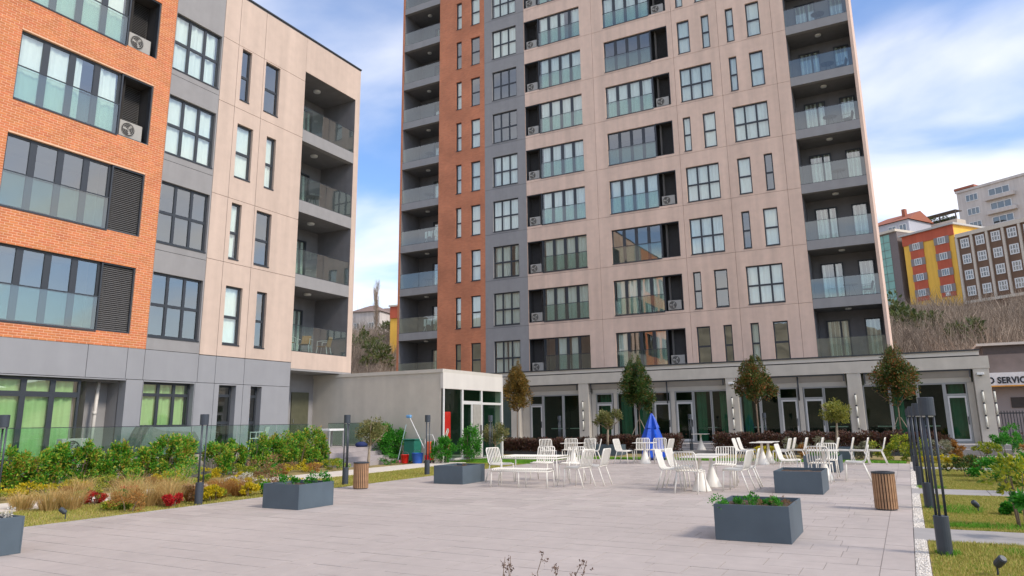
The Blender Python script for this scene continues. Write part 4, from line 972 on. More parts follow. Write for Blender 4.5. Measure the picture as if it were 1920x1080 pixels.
WICK = mat('tan_wicker', (0.36, 0.20, 0.07), 0.8, 0.2, 30)
for k, yy in enumerate((21.75, 22.75, 23.9)):
    plastic_chair(f'{["left","middle","right"][k]} tan chair with pale legs on the lowest balcony of the left building', XL-0.75, yy, 4.432, [0.3, -2.6, 1.9][k], WICK, WPLAST)
GTAB = mat('grey_table_top', (0.14, 0.14, 0.15), 0.5)
def btable(lab, x, y, z):
    t = thing('balcony_table', lab, 'table', (x, y, z), group='small round tables on the balconies'); MB().lathe([(0.36, 0.70), (0.37, 0.71), (0.37, 0.725), (0.35, 0.73)], 20).build('top', GTAB, t)
    for k in range(3):
        a = k*2.094; MB().tube([(0.08*math.cos(a), 0.08*math.sin(a), 0.7), (0.28*math.cos(a), 0.28*math.sin(a), 0)], 0.014, 6).build('leg', FRAME, t)
for i in (1, 3, 4, 5, 6, 7):
    btable(f'small round table on the {ORD[i]} right-hand balcony of the tower', TX+29.4+0.15*math.sin(i*3), TY+0.75, zt[i]+0.002)
    if i in (1, 4, 5): plastic_chair(f'dim chair beside the table on the {ORD[i]} right-hand balcony of the tower', TX+30.2, TY+0.9, zt[i]+0.002, 1.4, GTAB, GTAB)
for i in (2, 4, 5): btable(f'small round table on the {ORD[i]} left-hand balcony of the tower', TX+1.9, TY+0.9, zt[i]+0.002)
btable('small dark table on the third balcony up at the beige end of the left building', XL-0.9, 23.0, zb[2]+0.002)
for i in (1, 3):
    t = thing('drying_rack', f'laundry rack hung with white cloths on the {ORD[i]} left-hand tower balcony', 'rack', (TX+2.3, TY+0.75, zt[i]+0.002))
    MB().tube([(-0.55, -0.2, 0), (-0.45, 0.2, 0.95), (0.55, 0.2, 0.95), (0.45, -0.2, 0)], 0.015, 5).tube([(-0.55, 0.2, 0), (-0.45, -0.2, 0.95), (0.55, -0.2, 0.95), (0.45, 0.2, 0)], 0.015, 5).build('frame', WPLAST, t)
    for k in range(4): curtain_mesh(-0.45+0.26*k, -0.25+0.26*k, 0.45+0.1*(k % 2), 0.95, k).build('cloth', WPLAST, t, (0, -0.52, 0))

# ------------------------------------------------------------------ person inside the kiosk door
def person(lab, loc, rotz):
    t = thing('person', lab, 'person', loc, rotz)
    def skin(name, V, Eg, Rr, m_):
        me = bpy.data.meshes.new(name); me.from_pydata(V, Eg, []); me.materials.append(m_); o = link(name, me, t)
        sk = o.modifiers.new('skin', 'SKIN'); sd = me.skin_vertices[0].data if me.skin_vertices else None
        if sd is None:
            bpy.context.view_layer.objects.active = o; sd = me.skin_vertices[0].data
        for i, r_ in enumerate(Rr): sd[i].radius = (r_, r_*0.8); sd[i].use_root = (i == 0)
        sb = o.modifiers.new('sub', 'SUBSURF'); sb.levels = 1; sb.render_levels = 2; sk.use_smooth_shade = True
    SKIN = mat('skin', (0.45, 0.26, 0.18), 0.6); SHIRT = mat('tan_shirt', (0.30, 0.17, 0.11), 0.9)
    V = [(0, 0, 0.92), (0, 0, 1.12), (0, 0, 1.34), (0, 0.0, 1.46), (0, 0.02, 1.52), (0, 0.03, 1.62), (0, 0.02, 1.70),
         (0.17, 0, 1.40), (0.22, 0.02, 1.15), (0.14, 0.20, 1.02), (-0.17, 0, 1.40), (-0.23, 0, 1.14), (-0.21, 0.10, 0.90),
         (0.09, 0, 0.86), (0.10, 0.02, 0.48), (0.10, -0.01, 0.07), (0.10, 0.12, 0.03), (-0.09, 0, 0.86), (-0.10, 0.02, 0.48), (-0.11, -0.01, 0.07), (-0.11, 0.12, 0.03)]
    Eg = [(0,1),(1,2),(2,3),(3,4),(4,5),(5,6),(2,7),(7,8),(8,9),(2,10),(10,11),(11,12),(0,13),(13,14),(14,15),(15,16),(0,17),(17,18),(18,19),(19,20)]
    Rr = [0.15, 0.135, 0.15, 0.07, 0.055, 0.095, 0.07, 0.065, 0.048, 0.035, 0.065, 0.048, 0.035, 0.09, 0.06, 0.042, 0.035, 0.09, 0.06, 0.042, 0.035]
    mt = bpy.data.materials.new('person_clothes_and_skin'); mt.use_nodes = True; tn = mt.node_tree; nn_ = tn.nodes.new; ll = tn.links.new
    tcd = nn_('ShaderNodeTexCoord'); spx = nn_('ShaderNodeSeparateXYZ'); ll(tcd.outputs['Object'], spx.inputs[0]); rr_ = nn_('ShaderNodeValToRGB'); rr_.color_ramp.interpolation = 'CONSTANT'
    mpn = nn_('ShaderNodeMapRange'); mpn.inputs[2].default_value = 1.8; ll(spx.outputs[2], mpn.inputs[0]); ll(mpn.outputs[0], rr_.inputs[0])
    e = rr_.color_ramp.elements; e[0].color = (0.012, 0.012, 0.015, 1); e[1].position = 0.94/1.8; e[1].color = (0.30, 0.17, 0.11, 1)
    q = e.new(1.47/1.8); q.color = (0.45, 0.26, 0.18, 1); q = e.new(1.68/1.8); q.color = (0.05, 0.03, 0.02, 1)
    ll(rr_.outputs[0], tn.nodes['Principled BSDF'].inputs['Base Color'])
    skin('body', V, Eg, Rr, mt)
    HAIR = mat('dark_hair', (0.03, 0.02, 0.015), 0.7)
    MB().lathe([(0.085, 1.66), (0.102, 1.70), (0.085, 1.755), (0.03, 1.78)], 14, 0, 0.005).build('hair', HAIR, t, smooth=True)
    MB().lathe([(0.012, 1.615), (0.016, 1.63), (0.006, 1.665)], 6, 0, 0.115).build('nose', SKIN, t)
    for sx in (-1, 1):
        MB().lathe([(0.010, 1.665), (0.013, 1.672), (0.009, 1.68)], 6, sx*0.035, 0.105).build('eye', DARK, t)
        for k in range(5):
            hx, hy, hz_ = (0.14, 0.20, 1.02) if sx > 0 else (-0.21, 0.10, 0.90)
            MB().tube([(hx+(k-2)*0.017, hy+0.01, hz_-0.02), (hx+(k-2)*0.02, hy+0.05, hz_-0.045-0.006*(2-abs(k-2))), (hx+(k-2)*0.02, hy+0.045, hz_-0.085-0.006*(2-abs(k-2)))], 0.009, 5).build('finger', SKIN, t)
person('person in brown top and black trousers standing inside the kiosk glass', (XK-0.75, 27.75, 0.05), R(-100))

# ------------------------------------------------------------------ vegetation
def rv(r_):
    while True:
        v = Vector((r_.uniform(-1, 1), r_.uniform(-1, 1), r_.uniform(-1, 1)))
        if 0.05 < v.length < 1: return v
def leaf(M_, p, d, side, L_, W_, fold=0.12):
    i = len(M_.v); mid = p+d*(L_*0.45); nrm = d.cross(side)
    M_.v += [tuple(p), tuple(mid+side*(W_*0.5)+nrm*(W_*fold)), tuple(p+d*L_), tuple(mid-side*(W_*0.5)+nrm*(W_*fold))]
    M_.f.append((i, i+1, i+2, i+3))
def foliage(M_, c, rad, n, size, r_, clumps=14, spread=0.34, hollow=0.45, up=0.25, asp=0.5):
    """leaves gathered in uneven clumps through an ellipsoid"""
    c = Vector(c); cs = []
    for _ in range(clumps):
        v = rv(r_); v = v.normalized()*(hollow+(1-hollow)*r_.random()**0.6)*r_.uniform(0.72, 1.04)
        cs.append((v, r_.uniform(0.6, 1.25)))
    for _ in range(n):
        v, s_ = cs[r_.randrange(clumps)]
        o = rv(r_)*spread*s_*(r_.random()**0.35)
        q = v+o
        p = c+Vector((q.x*rad[0], q.y*rad[1], q.z*rad[2]))
        d = (o.normalized()*0.6+rv(r_)*0.7+v*0.4+Vector((0, 0, up))); d.normalize()
        s2 = d.cross(rv(r_)); 
        if s2.length < 1e-3: continue
        s2.normalize(); L_ = size*r_.uniform(0.65, 1.3); leaf(M_, p, d, s2, L_, L_*asp)
    return M_
def blades(M_, c, rad, n, h, r_, lean=0.5, w_=0.006, droop=0.35):
    for _ in range(n):
        a = r_.uniform(0, 6.283); rr = rad*r_.random()**0.5*0.35; p = Vector((c[0]+rr*math.cos(a), c[1]+rr*math.sin(a), c[2]))
        o = Vector((math.cos(a), math.sin(a), 0)); hh = h*r_.uniform(0.45, 1.12); ln = lean*r_.uniform(0.15, 1.0)*hh
        s = Vector((-o.y, o.x, 0)).lerp(Vector((r_.uniform(-1,1), r_.uniform(-1,1), 0)), 0.5); s.normalize()
        p1 = p+o*ln*0.35+Vector((0, 0, hh*0.6)); p2 = p+o*ln*1.1+Vector((0, 0, hh*(1-droop*r_.random()*0.5)))
        i = len(M_.v); M_.v += [tuple(p-s*w_*0.5), tuple(p+s*w_*0.5), tuple(p1+s*w_*0.4), tuple(p1-s*w_*0.4), tuple(p2)]
        M_.f += [(i, i+1, i+2, i+3), (i+3, i+2, i+4)]
    return M_
def branches(M_, base, top, r0, n, spread, r_, levels=1):
    base = Vector(base); top = Vector(top)
    for k in range(n):
        a = 6.283*k/n+r_.random(); e = top+Vector((math.cos(a), math.sin(a), r_.uniform(0.5, 1.3)))*spread
        mid = top.lerp(e, 0.5)+rv(r_)*spread*0.12
        M_.tube([tuple(top-(top-base)*0.04), tuple(mid), tuple(e)], r0, 5, r0*0.35)
        for q in range(2):
            f = e+rv(r_)*spread*0.5+Vector((0, 0, spread*0.2)); M_.tube([tuple(mid.lerp(e, r_.uniform(0.2, 0.8))), tuple(f)], r0*0.45, 4, r0*0.15)
vr = random.Random(21)
def shrub(lab, x, y, h, w_, m_, n=900, size=0.07, name='shrub', cat='shrub', group=None, z=0.0, clumps=12, stems=5, asp=0.5, wd=None, bottom=0.0):
    t = thing(name, lab, cat, (x, y, z), vr.uniform(0, 6), group)
    foliage(MB_ := MB(), (0, 0, bottom+(h-bottom)*0.52), (w_/2, (wd or w_)/2, (h-bottom)*0.5), n, size, vr, clumps, asp=asp).build('foliage', m_, t)
    st = MB()
    for k in range(stems):
        a = vr.uniform(0, 6.28); rr = w_*0.12; st.tube([(rr*math.cos(a), rr*math.sin(a), -0.02), (rr*1.4*math.cos(a+.2), rr*1.4*math.sin(a+.2), h*0.35), (w_*0.28*math.cos(a+.4), w_*0.28*math.sin(a+.4), h*0.75)], 0.012, 4, 0.005)
    st.build('stems', BARK, t)
    return t
# tall shrubs along the terrace wall
SH = [(9.25, 1.05, .75), (9.78, 1.17, .7), (10.35, 1.0, .7), (10.75, 1.18, .6), (11.3, 1.18, .75), (11.95, 1.05, .7), (12.55, 1.15, .8), (13.25, 1.0, .6), (13.75, 1.22, .9), (14.35, 1.2, .95), (15.6, 1.1, .85), (16.4, 1.05, .6), (17.05, 1.17, .9), (17.75, 1.15, .9), (18.35, 1.22, .95), (19.0, 1.25, .9), (19.6, 1.33, .9), (20.2, 1.15, .55)]
nm = ['cut by the left edge', 'left of the first blind', 'below the first green blind', 'tall and yellowish before the second blind', 'dense before the third blind', 'in front of the terrace air conditioner', 'below the drain pipe niche', 'small, left of the covered furniture', 'before the covered furniture', 'broad and dark, right of the covered furniture', 'below the first narrow window', 'slim, between the narrow windows', 'below the second narrow window', 'dense, just right of the second narrow window', 'in the middle of the right-hand clump', 'before the white terrace chair', 'tallest, before the recessed door', 'slim yellowish last one by the steps']
for k, (y_, h, w_) in enumerate(SH):
    shrub(f'leafy green shrub along the glass railing, {nm[k]}', -18.75+vr.uniform(-.15, .15), y_, h*1.04, w_*1.12, L_SHRUB, 3600, 0.075, 'railing_shrub', 'shrub', 'shrubs along the glass railing', clumps=22)
shrub('big round green shrub between the olive tree and the cleaning tools', -18.6, 23.75, 1.62, 1.55, L_GREEN, 6000, 0.085, clumps=34)
shrub('dark green shrub at the kiosk corner right of the trolley', -15.75, 23.55, 0.98, 0.95, L_GREEN, 3600, 0.07, clumps=28)
shrub('upright green shrub before the red drinks cabinet', -15.2, 24.6, 1.35, 0.9, L_GREEN, 4200, 0.065, clumps=30)
shrub('bright green low bush beside the steps', -17.45, 22.4, 0.38, 0.75, L_GREEN, 900, 0.05)
# low mounds
for lab, x, y, h, w_, m_ in (('yellow-green mound at the far left of the bed', -17.7, 9.1, .33, .8, L_YEL), ('yellow flowering mound, second from the far left', -17.75, 9.85, .34, .8, L_YEL), ('yellow flowering mound below the second blind', -17.8, 10.7, .32, .75, L_YEL), ('yellow-green mound below the terrace air conditioner', -17.7, 11.5, .36, .8, L_YGREEN),
        ('yellow mound under the covered furniture', -17.9, 13.3, .36, .9, L_YEL), ('yellow mound right of the covered furniture', -17.9, 14.6, .36, .9, L_YEL), ('yellow mound under the narrow windows', -17.9, 15.9, .38, .9, L_YGREEN),
        ('yellow-green low hedge mound nearest the steps', -17.6, 19.6, .34, 1.2, L_YGREEN), ('yellow low hedge mound, second from the steps', -17.7, 18.4, .34, 1.2, L_YEL), ('yellow low hedge mound, third from the steps', -17.7, 17.3, .34, 1.1, L_YEL),
        ('crimson-leaved plant in the middle of the bed', -14.8, 9.4, .26, .48, L_REDF), ('crimson-leaved plant right of its twin', -14.6, 9.95, .30, .46, L_REDF), ('small crimson plant left of the lamp', -12.85, 9.72, .24, .36, L_REDF),
        ('bright yellow mound right of the lamp base', -12.85, 10.7, .30, .5, L_YEL), ('bright yellow mound left of the leafy planter', -12.9, 11.7, .26, .45, L_YEL), ('green low mound beside the leafy planter', -12.95, 12.2, .26, .5, L_GREEN),
        ('white-flowered plant behind the straw grasses', -14.5, 12.9, .40, .7, L_WHITEF), ('brown feathery shrub behind the leafy planter', -15.0, 14.3, .72, 1.35, L_BROWN), ('dusky shrub with faded white blooms in the bed', -16.9, 11.6, .62, .8, L_SHRUB),
        ('dark rose-like shrub in the middle of the bed', -16.4, 12.6, .72, .8, L_SHRUB), ('low olive-coloured mound on the lawn edge', -13.4, 8.9, .14, .6, L_YGREEN)):
    shrub(lab, x, y, h, w_, m_, 1500, 0.045 if h < 0.5 else 0.05, 'bed_plant', 'plant', 'low plants in the left bed', stems=3)
fill = random.Random(77)
NTH = ['first', 'second', 'third', 'fourth', 'fifth', 'sixth', 'seventh', 'eighth', 'ninth', 'tenth', 'eleventh', 'twelfth', 'thirteenth']
FM = [(L_YGREEN, 'yellow-green'), (L_BROWN, 'brown'), (L_GREEN, 'bright green'), (L_YEL, 'yellow'), (L_ORNG, 'orange-brown'), (L_SHRUB, 'mixed green')]
for row_, x0_, x1_, y0_, y1_ in (('back', -18.3, -16.8, 8.5, 20.0), ('front', -15.0, -12.9, 8.8, 13.6)):
    for k in range(13):
        x_, y_ = fill.uniform(x0_, x1_), y0_+(y1_-y0_)*(k+fill.random()*.7)/13
        h_ = fill.uniform(.18, .40); m_, c_ = fill.choice(FM)
        shrub(f'low {c_} ground plant, {NTH[k]} from left in the {row_} row of left bed', x_, y_, h_, h_*fill.uniform(1.5, 2.2), m_, 700, 0.045, 'ground_plant', 'plant', 'mixed ground plants filling the left bed', stems=2)
# straw-coloured tussocks
for k, (x, y, h, m_) in enumerate([(-15.2, 8.2, .42, L_STRAW), (-14.5, 8.35, .52, L_STRAW), (-14.3, 8.6, .50, L_STRAW), (-14.95, 10.3, .62, L_STRAW), (-13.75, 9.3, .55, L_STRAW), (-13.4, 9.55, .58, L_STRAW), (-13.15, 9.85, .56, L_STRAW), (-13.3, 10.6, .45, L_ORNG), (-13.35, 11.2, .48, L_ORNG), (-13.25, 11.75, .48, L_ORNG), (-15.1, 11.3, .5, L_ORNG), (-14.0, 11.9, .45, L_ORNG), (-14.4, 10.9, .5, L_STRAW), (-16.9, 10.4, .5, L_STRAW)]):
    t = thing('grass_tussock', f'feathery straw-coloured tussock, {["leftmost","second","third","fourth","fifth","sixth","seventh","eighth","ninth","tenth","eleventh","twelfth","thirteenth","fourteenth"][k]} planted from the left corner of the bed', 'grass', (x, y, 0), group='feathery grass tussocks in the left bed')
    blades(MB(), (0, 0, -0.01), 0.5, 520, h*1.05, vr, 1.05, 0.0065, 0.9).build('blades', m_, t); blades(MB(), (0, 0, -0.01), 0.25, 60, h*0.55, vr, 0.8, 0.007).build('green_base', GRASS, t)

# lawns
def lawn_blades(name, lab, rects, dens, h, m_, holes=()):
    M_ = MB()
    for x0, x1, y0, y1 in rects:
        for _ in range(int((x1-x0)*(y1-y0)*dens)):
            x, y = vr.uniform(x0, x1), vr.uniform(y0, y1); a = vr.uniform(0, 6.28); hh = h*vr.uniform(0.4, 1.15)*(0.75+0.5*math.sin(x*1.9)*math.sin(y*1.3)); ln = hh*vr.uniform(0.2, 1.2)
            ww = 0.006+0.0006*y; s = (math.cos(a)*ww*.5, math.sin(a)*ww*.5); i = len(M_.v)
            M_.v += [(x-s[0], y-s[1], -0.012), (x+s[0], y+s[1], -0.012), (x+math.cos(a+1.3)*ln, y+math.sin(a+1.3)*ln, max(0.008, hh))]; M_.f.append((i, i+1, i+2))
    o = M_.build(name, m_); tag(o, lab, 'grass', kind='stuff')
lawn_blades('lawn_grass', 'short patchy grass on the right-hand lawn strips', [(0.06, 1.6, 6.5, 10.93), (0.06, 2.2, 12.12, 17.23), (0.06, 2.8, 18.52, 24.98)], 5200, 0.035, GRASS)
lawn_blades('far_lawn_grass', 'short patchy grass beyond the last lawn path', [(0.06, 4.2, 26.2, 32.5)], 1500, 0.04, GRASS)
lawn_blades('lawn_grass', 'short dry grass strip along the left plaza edge', [(-15.05, -12.45, 6.0, 24.1)], 1700, 0.035, GRASS)
lawn_blades('lawn_grass', 'short green grass in front of the pavilion hedge', [(-16.1, XA-0.03, 24.2, 27.8), (-16.0, -0.2, 27.95, 29.6)], 900, 0.06, GRASSG)
for (x, y, rx, ry, nn_) in ((0.55, 12.5, .35, .25, 500), (0.45, 14.6, .35, .5, 500), (0.9, 13.4, .5, .3, 400), (1.2, 10.2, .3, .25, 350), (0.35, 9.95, .12, .12, 200)):
    pass
M_ = MB()
for (x, y, rx, ry, nn_) in ((0.5, 12.5, .35, .2, 700), (0.6, 14.6, .35, .6, 900), (0.22, 14.7, .14, .14, 300), (1.15, 10.3, .35, .3, 500), (0.24, 9.98, .13, .13, 300), (1.1, 12.6, .5, .3, 600), (0.3, 18.8, .3, .2, 400)):
    for _ in range(nn_):
        a = vr.uniform(0, 6.28); q = vr.random()**.5; blades(M_, (x+rx*q*math.cos(a), y+ry*q*math.sin(a), -0.01), 0.02, 1, 0.075, vr, 0.6, 0.007)
tag(M_.build('lush_grass', GRASSG), 'lush green tufts growing round the lamp feet on the right', 'grass', kind='stuff')

# standard trees in front of the pavilion
def tree(lab, x, y, z0, trunk_h, crown, rad, m_, n, size, bark=BARK, tr=0.035, name='standard_tree', group=None, clumps=26, bend=0.0, fork=4, taper=True, props=False):
    t = thing(name, lab, 'tree', (x, y, z0), 0, group)
    tm_ = MB(); tp = (bend, 0.02, trunk_h)
    tm_.tube([(0, 0, -0.05), (bend*0.3, 0.01, trunk_h*0.4), (bend*0.75, 0.0, trunk_h*0.75), tp], tr, 8, tr*0.7)
    branches(tm_, (0, 0, 0), tp, tr*0.55, fork, rad[0]*0.75, vr)
    tm_.tube([tp, (bend+0.02, 0, crown+rad[2]*0.6)], tr*0.6, 6, tr*0.2)
    tm_.build('trunk', bark, t, smooth=True)
    f = MB(); foliage(f, (bend, 0, crown), rad, n, size, vr, clumps*2, 0.36, 0.2)
    if taper:
        zc, zr = crown, rad[2]
        for i, v in enumerate(f.v):
            k = max(-1, min(1, (v[2]-zc)/zr)); s_ = 1.05-0.60*max(0, k)**1.25-0.06*k; f.v[i] = (bend+(v[0]-bend)*s_, v[1]*s_, v[2])
    f.build('crown', m_, t)
    if props:
        for sx in (-1, 1): MB().tube([(sx*0.75, -0.1, 0), (sx*0.05, 0, trunk_h*0.75)], 0.018, 5).build('prop', BARKP, t)
    return t
tree('bronze-leaved standard tree left of the pavilion pillar', -18.4, 34.6, 0, 2.1, 3.42, (0.76, 0.76, 1.34), L_PHOTB, 13000, 0.095, group='clipped standard trees before the pavilion')
tree('dark green standard tree behind the blue parasol', -11.6, 34.6, 0, 2.05, 3.32, (0.92, 0.92, 1.32), L_PHOTG, 15000, 0.095, group='clipped standard trees before the pavilion', props=True)
tree('reddish-green standard tree right of the middle pillar', -6.02, 34.6, 0, 2.25, 3.28, (0.86, 0.86, 1.12), L_PHOT, 13000, 0.095, group='clipped standard trees before the pavilion', tr=0.045)
tree('broad dark standard tree behind the row of lamps', -0.30, 34.6, 0, 2.0, 3.26, (0.9, 0.9, 1.22), L_PHOT, 13000, 0.095, group='clipped standard trees before the pavilion', props=True)
tree('olive tree with divided crown in the planter left of the parasol', -12.05, 31.3, 0.40, 0.75, 1.20, (0.62, 0.55, 0.50), L_OLIVE, 2600, 0.10, BARKP, 0.06, 'olive_tree', 'small olive trees', 12, 0.05, 4, False)
tree('round golden-green olive tree in the planter on the right', -2.42, 29.95, 0.40, 0.95, 1.32, (0.56, 0.55, 0.43), L_OLIVEY, 3600, 0.075, BARKP, 0.05, 'olive_tree', 'small olive trees', 26, 0.06, 4, False)
tree('airy olive tree behind the wooden bin on the left', -17.2, 20.9, 0.0, 0.78, 1.25, (0.66, 0.6, 0.50), L_OLIVE, 2800, 0.075, BARKP, 0.055, 'olive_tree', 'small olive trees', 16, 0.05, 4, False)
tree('small olive tree in front of the kiosk door', -14.8, 25.9, 0.0, 0.62, 1.08, (0.60, 0.5, 0.52), L_OLIVE, 2300, 0.075, BARKP, 0.045, 'olive_tree', 'small olive trees', 14, 0.0, 4, False)

# purple hedges in dark troughs
TRO = mat('dark_trough', (0.05, 0.055, 0.062), 0.6, 0.1, 4)
for lab, a, b, y, h in (('purple-brown hedge in a dark trough left of the olive planter', -17.6, -13.0, 31.4, 0.72), ('purple-brown hedge behind the olive planter', -13.2, -10.9, 33.2, 0.82), ('purple-brown hedge behind the parasol', -10.8, -9.35, 33.6, 0.86), ('purple-brown hedge right of the lone table', -7.75, -4.9, 33.6, 0.90), ('long purple-brown hedge behind the round olive tree', -4.8, 0.9, 33.6, 0.92)):
    t = thing('hedge', lab, 'hedge', ((a+b)/2, y, 0), group='purple hedges before the pavilion'); L_ = b-a
    f = MB(); cl_ = int(L_*9)
    for _ in range(int(L_*3200)):
        k = vr.randrange(cl_); cx = -L_/2+L_*(k+0.5)/cl_; hh = h*(0.9+0.12*math.sin(k*2.3)+0.06*math.sin(k*0.7))
        p = Vector((cx+vr.gauss(0, .10), vr.uniform(-.36, .36), hh*(0.10+0.90*vr.random()**0.6))); d = rv(vr)+Vector((0, 0, 0.5)); d.normalize(); s = d.cross(rv(vr)); s.normalize(); leaf(f, p, d, s, vr.uniform(.06, .12), .045)
    f.build('foliage', L_HEDGE, t); MB().box(-L_/2, -0.34, 0, L_/2, 0.34, 0.14).build('trough', TRO, t)
# mixed plants before the hedge on the right
for lab, x, y, h, w_, m_ in (('grey-green sage mound left of the round olive tree', -3.9, 31.0, .75, 1.2, L_SAGE), ('orange grassy plant right of the paired tables', -3.35, 28.9, .55, .8, L_ORNG), ('golden low plant behind the paired tables', -5.0, 30.0, .5, 1.1, L_YEL), ('grey-green mound behind the row of chairs', -2.9, 31.6, .8, 1.2, L_SAGE), ('sage mound right of the round olive tree', -1.55, 30.7, .72, 1.0, L_SAGE),
        ('yellow-green variegated bush behind the row of chairs', -0.75, 30.0, .85, 1.2, L_YGREEN), ('dense yellow-green bush beside the farthest lamps', -0.05, 29.6, .85, 1.1, L_YGREEN), ('grey lavender mound right of the lamps', 0.75, 30.6, .75, 1.1, L_SAGE), ('purple-red bush before the end door', 0.9, 33.3, .95, 1.2, L_HEDGE), ('tan grassy clump before the end door', 1.45, 31.3, .6, .6, L_ORNG),
        ('low golden plant beside the far path', 1.0, 28.6, .28, .8, L_YEL), ('low golden plant left of the far path', 0.4, 28.9, .22, .7, L_YEL),
        ('rounded green bush at the foot of the end pillar', 3.3, 34.6, .95, 1.3, L_GREEN), ('yellowing low bush before the end pillar', 2.5, 33.9, .55, 1.2, L_YGREEN), ('orange-brown bush at the right edge by the end pillar', 4.0, 32.5, .7, 1.0, L_ORNG),
        ('spreading glossy green bush on the third lawn strip', 1.75, 21.0, .62, 1.3, L_GREEN), ('large dark green bush at the right edge on the third lawn', 2.4, 20.2, .85, 1.4, L_GREEN), ('low dark green bush left of the large one', 1.25, 22.6, .5, 1.0, L_PHOTG),
        ('small green tuft in the middle of the second lawn strip', 1.22, 14.25, .16, .3, L_GREEN)):
    shrub(lab, x, y, h, w_, m_, 1500, 0.075 if h > .3 else .05, 'border_plant', 'plant', 'plants of the right-hand borders', stems=4)
shrub('open shrub with yellow and green leaves at the right edge of the picture', 1.30, 12.75, 1.02, 0.75, L_YGREEN, 520, 0.085, 'open_shrub', clumps=14, stems=9, bottom=0.35)
shrub('glossy dark green shrub cut by the right edge in the foreground', 1.30, 11.45, 0.62, 0.5, L_GREEN, 420, 0.085, 'open_shrub', clumps=9, stems=7, bottom=0.25)
t = thing('spiky_plant', 'spiky yellow-striped plant with long arching leaves at the right edge', 'plant', (2.1, 17.9, 0)); blades(MB(), (0, 0, 0), 0.5, 70, 1.0, vr, 0.75, 0.035, 0.8).build('leaves', L_YEL, t); blades(MB(), (0, 0, 0), 0.3, 40, 0.5, vr, 0.5, 0.03, 0.3).build('young_leaves', L_YGREEN, t)
# planting in the planters
def tufts(label, x, y, z, pts, m_, size, name='planter_plant', n=60, h=0.14):
    t = thing(name, label, 'plant', (x, y, z))
    f = MB()
    for (px, py, s) in pts: foliage(f, (px, py, 0.07*s), (0.10*s, 0.10*s, 0.085*s), n*3, size*0.55, vr, 6, 0.5, 0.2, 0.6)
    f.build('foliage', m_, t); return t
tufts('row of bright green sprouts in the right foreground planter', -1.91, 10.5, 0.39, [(-0.38+0.085*k, vr.uniform(-.45, .25), vr.uniform(.6, 1.0)) for k in range(9)]+[(-.40, -.48, 1.5)], L_GREEN, 0.05, n=70)
tufts('reddish-yellow sprouts in the right foreground planter', -1.85, 10.55, 0.39, [(0.0+0.08*k, vr.uniform(-.2, .35), .7) for k in range(5)], L_BROWN, 0.035, n=40)
tufts('fern-like green tufts in the left bed planter', -10.46, 10.67, 0.39, [(-0.22, -.2, 1.5), (-.1, .0, 1.0), (.25, .30, 1.9), (.12, .15, 1.0), (.36, .38, 1.2)], L_GREEN, 0.075, n=80)
tufts('sparse green seedlings in the planter behind the chair back', -2.3, 23.5, 0.39, [(-0.3+0.12*k, vr.uniform(-.4, .3), 1.2) for k in range(6)], L_GREEN, 0.06)
tufts('small white-flowered sprig in the planter at the left edge', -10.3, 5.25, 0.39, [(0.2, .05, 1.0)], L_WHITEF, 0.05)
tufts('dry sprig in the planter left of the bench', -10.4, 16.4, 0.39, [(0.1, 0, .5)], L_BROWN, 0.04)
t = thing('dry_stalks', 'dry brown flower stalks rising at the bottom edge of the picture', 'plant', (-2.28, 4.6, 0.29))
dm = MB(); hm = MB()
for k in range(13):
    x = -0.32+0.055*k+vr.uniform(-.02, .02); y = vr.uniform(-.1, .25); hh = vr.uniform(.20, .41)-abs(x+.1)*0.25; e = (x+vr.uniform(-.07, .07), y, hh)
    dm.tube([(x*0.6, y, 0), (x, y, hh*0.6), e], 0.004, 4, 0.002)
    for q in range(5): p = Vector(e)+Vector((vr.uniform(-.03, .03), vr.uniform(-.03, .03), vr.uniform(-.10, .01))); foliage(hm, p, (.012, .012, .016), 9, .016, vr, 3)
dm.build('stems', mat('dry_stem', (0.22, 0.15, 0.10), 0.9), t); hm.build('seed_heads', mat('dry_seed_head', (0.16, 0.10, 0.07), 0.9, 0.2, 30, island=0.3), t)['kind'] = 'stuff'

# ------------------------------------------------------------------ hillside scrub
def scrub(name, lab, pts, h, m_, per=22, th=0.05):
    M_ = MB()
    for (x, y) in pts:
        z = hill_z(x, y)-0.4; hs = vr.uniform(.35, 1.5)*(0.8+0.5*math.sin(x*.31)*math.sin(y*.23))
        for k in range(per):
            a = vr.uniform(0, 6.28); hh = h*hs*vr.uniform(.4, 1.15); ln = hh*vr.uniform(.1, .6); th_ = th*vr.uniform(.5, 1.2)
            p0 = Vector((x+vr.uniform(-.8, .8), y+vr.uniform(-.8, .8), z)); p1 = p0+Vector((math.cos(a)*ln*.4, math.sin(a)*ln*.4, hh*.55)); p2 = p0+Vector((math.cos(a)*ln, math.sin(a)*ln, hh))
            s = Vector((1, 0, 0))*th_
            i = len(M_.v); M_.v += [tuple(p0-s), tuple(p0+s), tuple(p1+s*.7), tuple(p1-s*.7), tuple(p2)]; M_.f += [(i, i+1, i+2, i+3), (i+3, i+2, i+4)]
            for q in range(2):
                b = p0.lerp(p2, vr.uniform(.35, .8)); c = b+Vector((vr.uniform(-.5, .5), vr.uniform(-.5, .5), vr.uniform(.2, .7)))*hh*.35; i = len(M_.v)
                M_.v += [tuple(b-s*.5), tuple(b+s*.5), tuple(c)]; M_.f.append((i, i+1, i+2))
    tag(M_.build(name, m_), lab, 'scrub', kind='stuff')
def fan(az0, az1, d0, d1, n):
    o = []
    for _ in range(n):
        a = R(vr.uniform(az0, az1)); d = math.sqrt(vr.uniform(d0*d0, d1*d1)); o.append((d*math.sin(a), d*math.cos(a)))
    return o
scrub('brushwood', 'bare brown brushwood covering the slope behind the pavilion', fan(-3, 13, 56, 128, 1500), 3.4, TWIG, 24, 0.035)
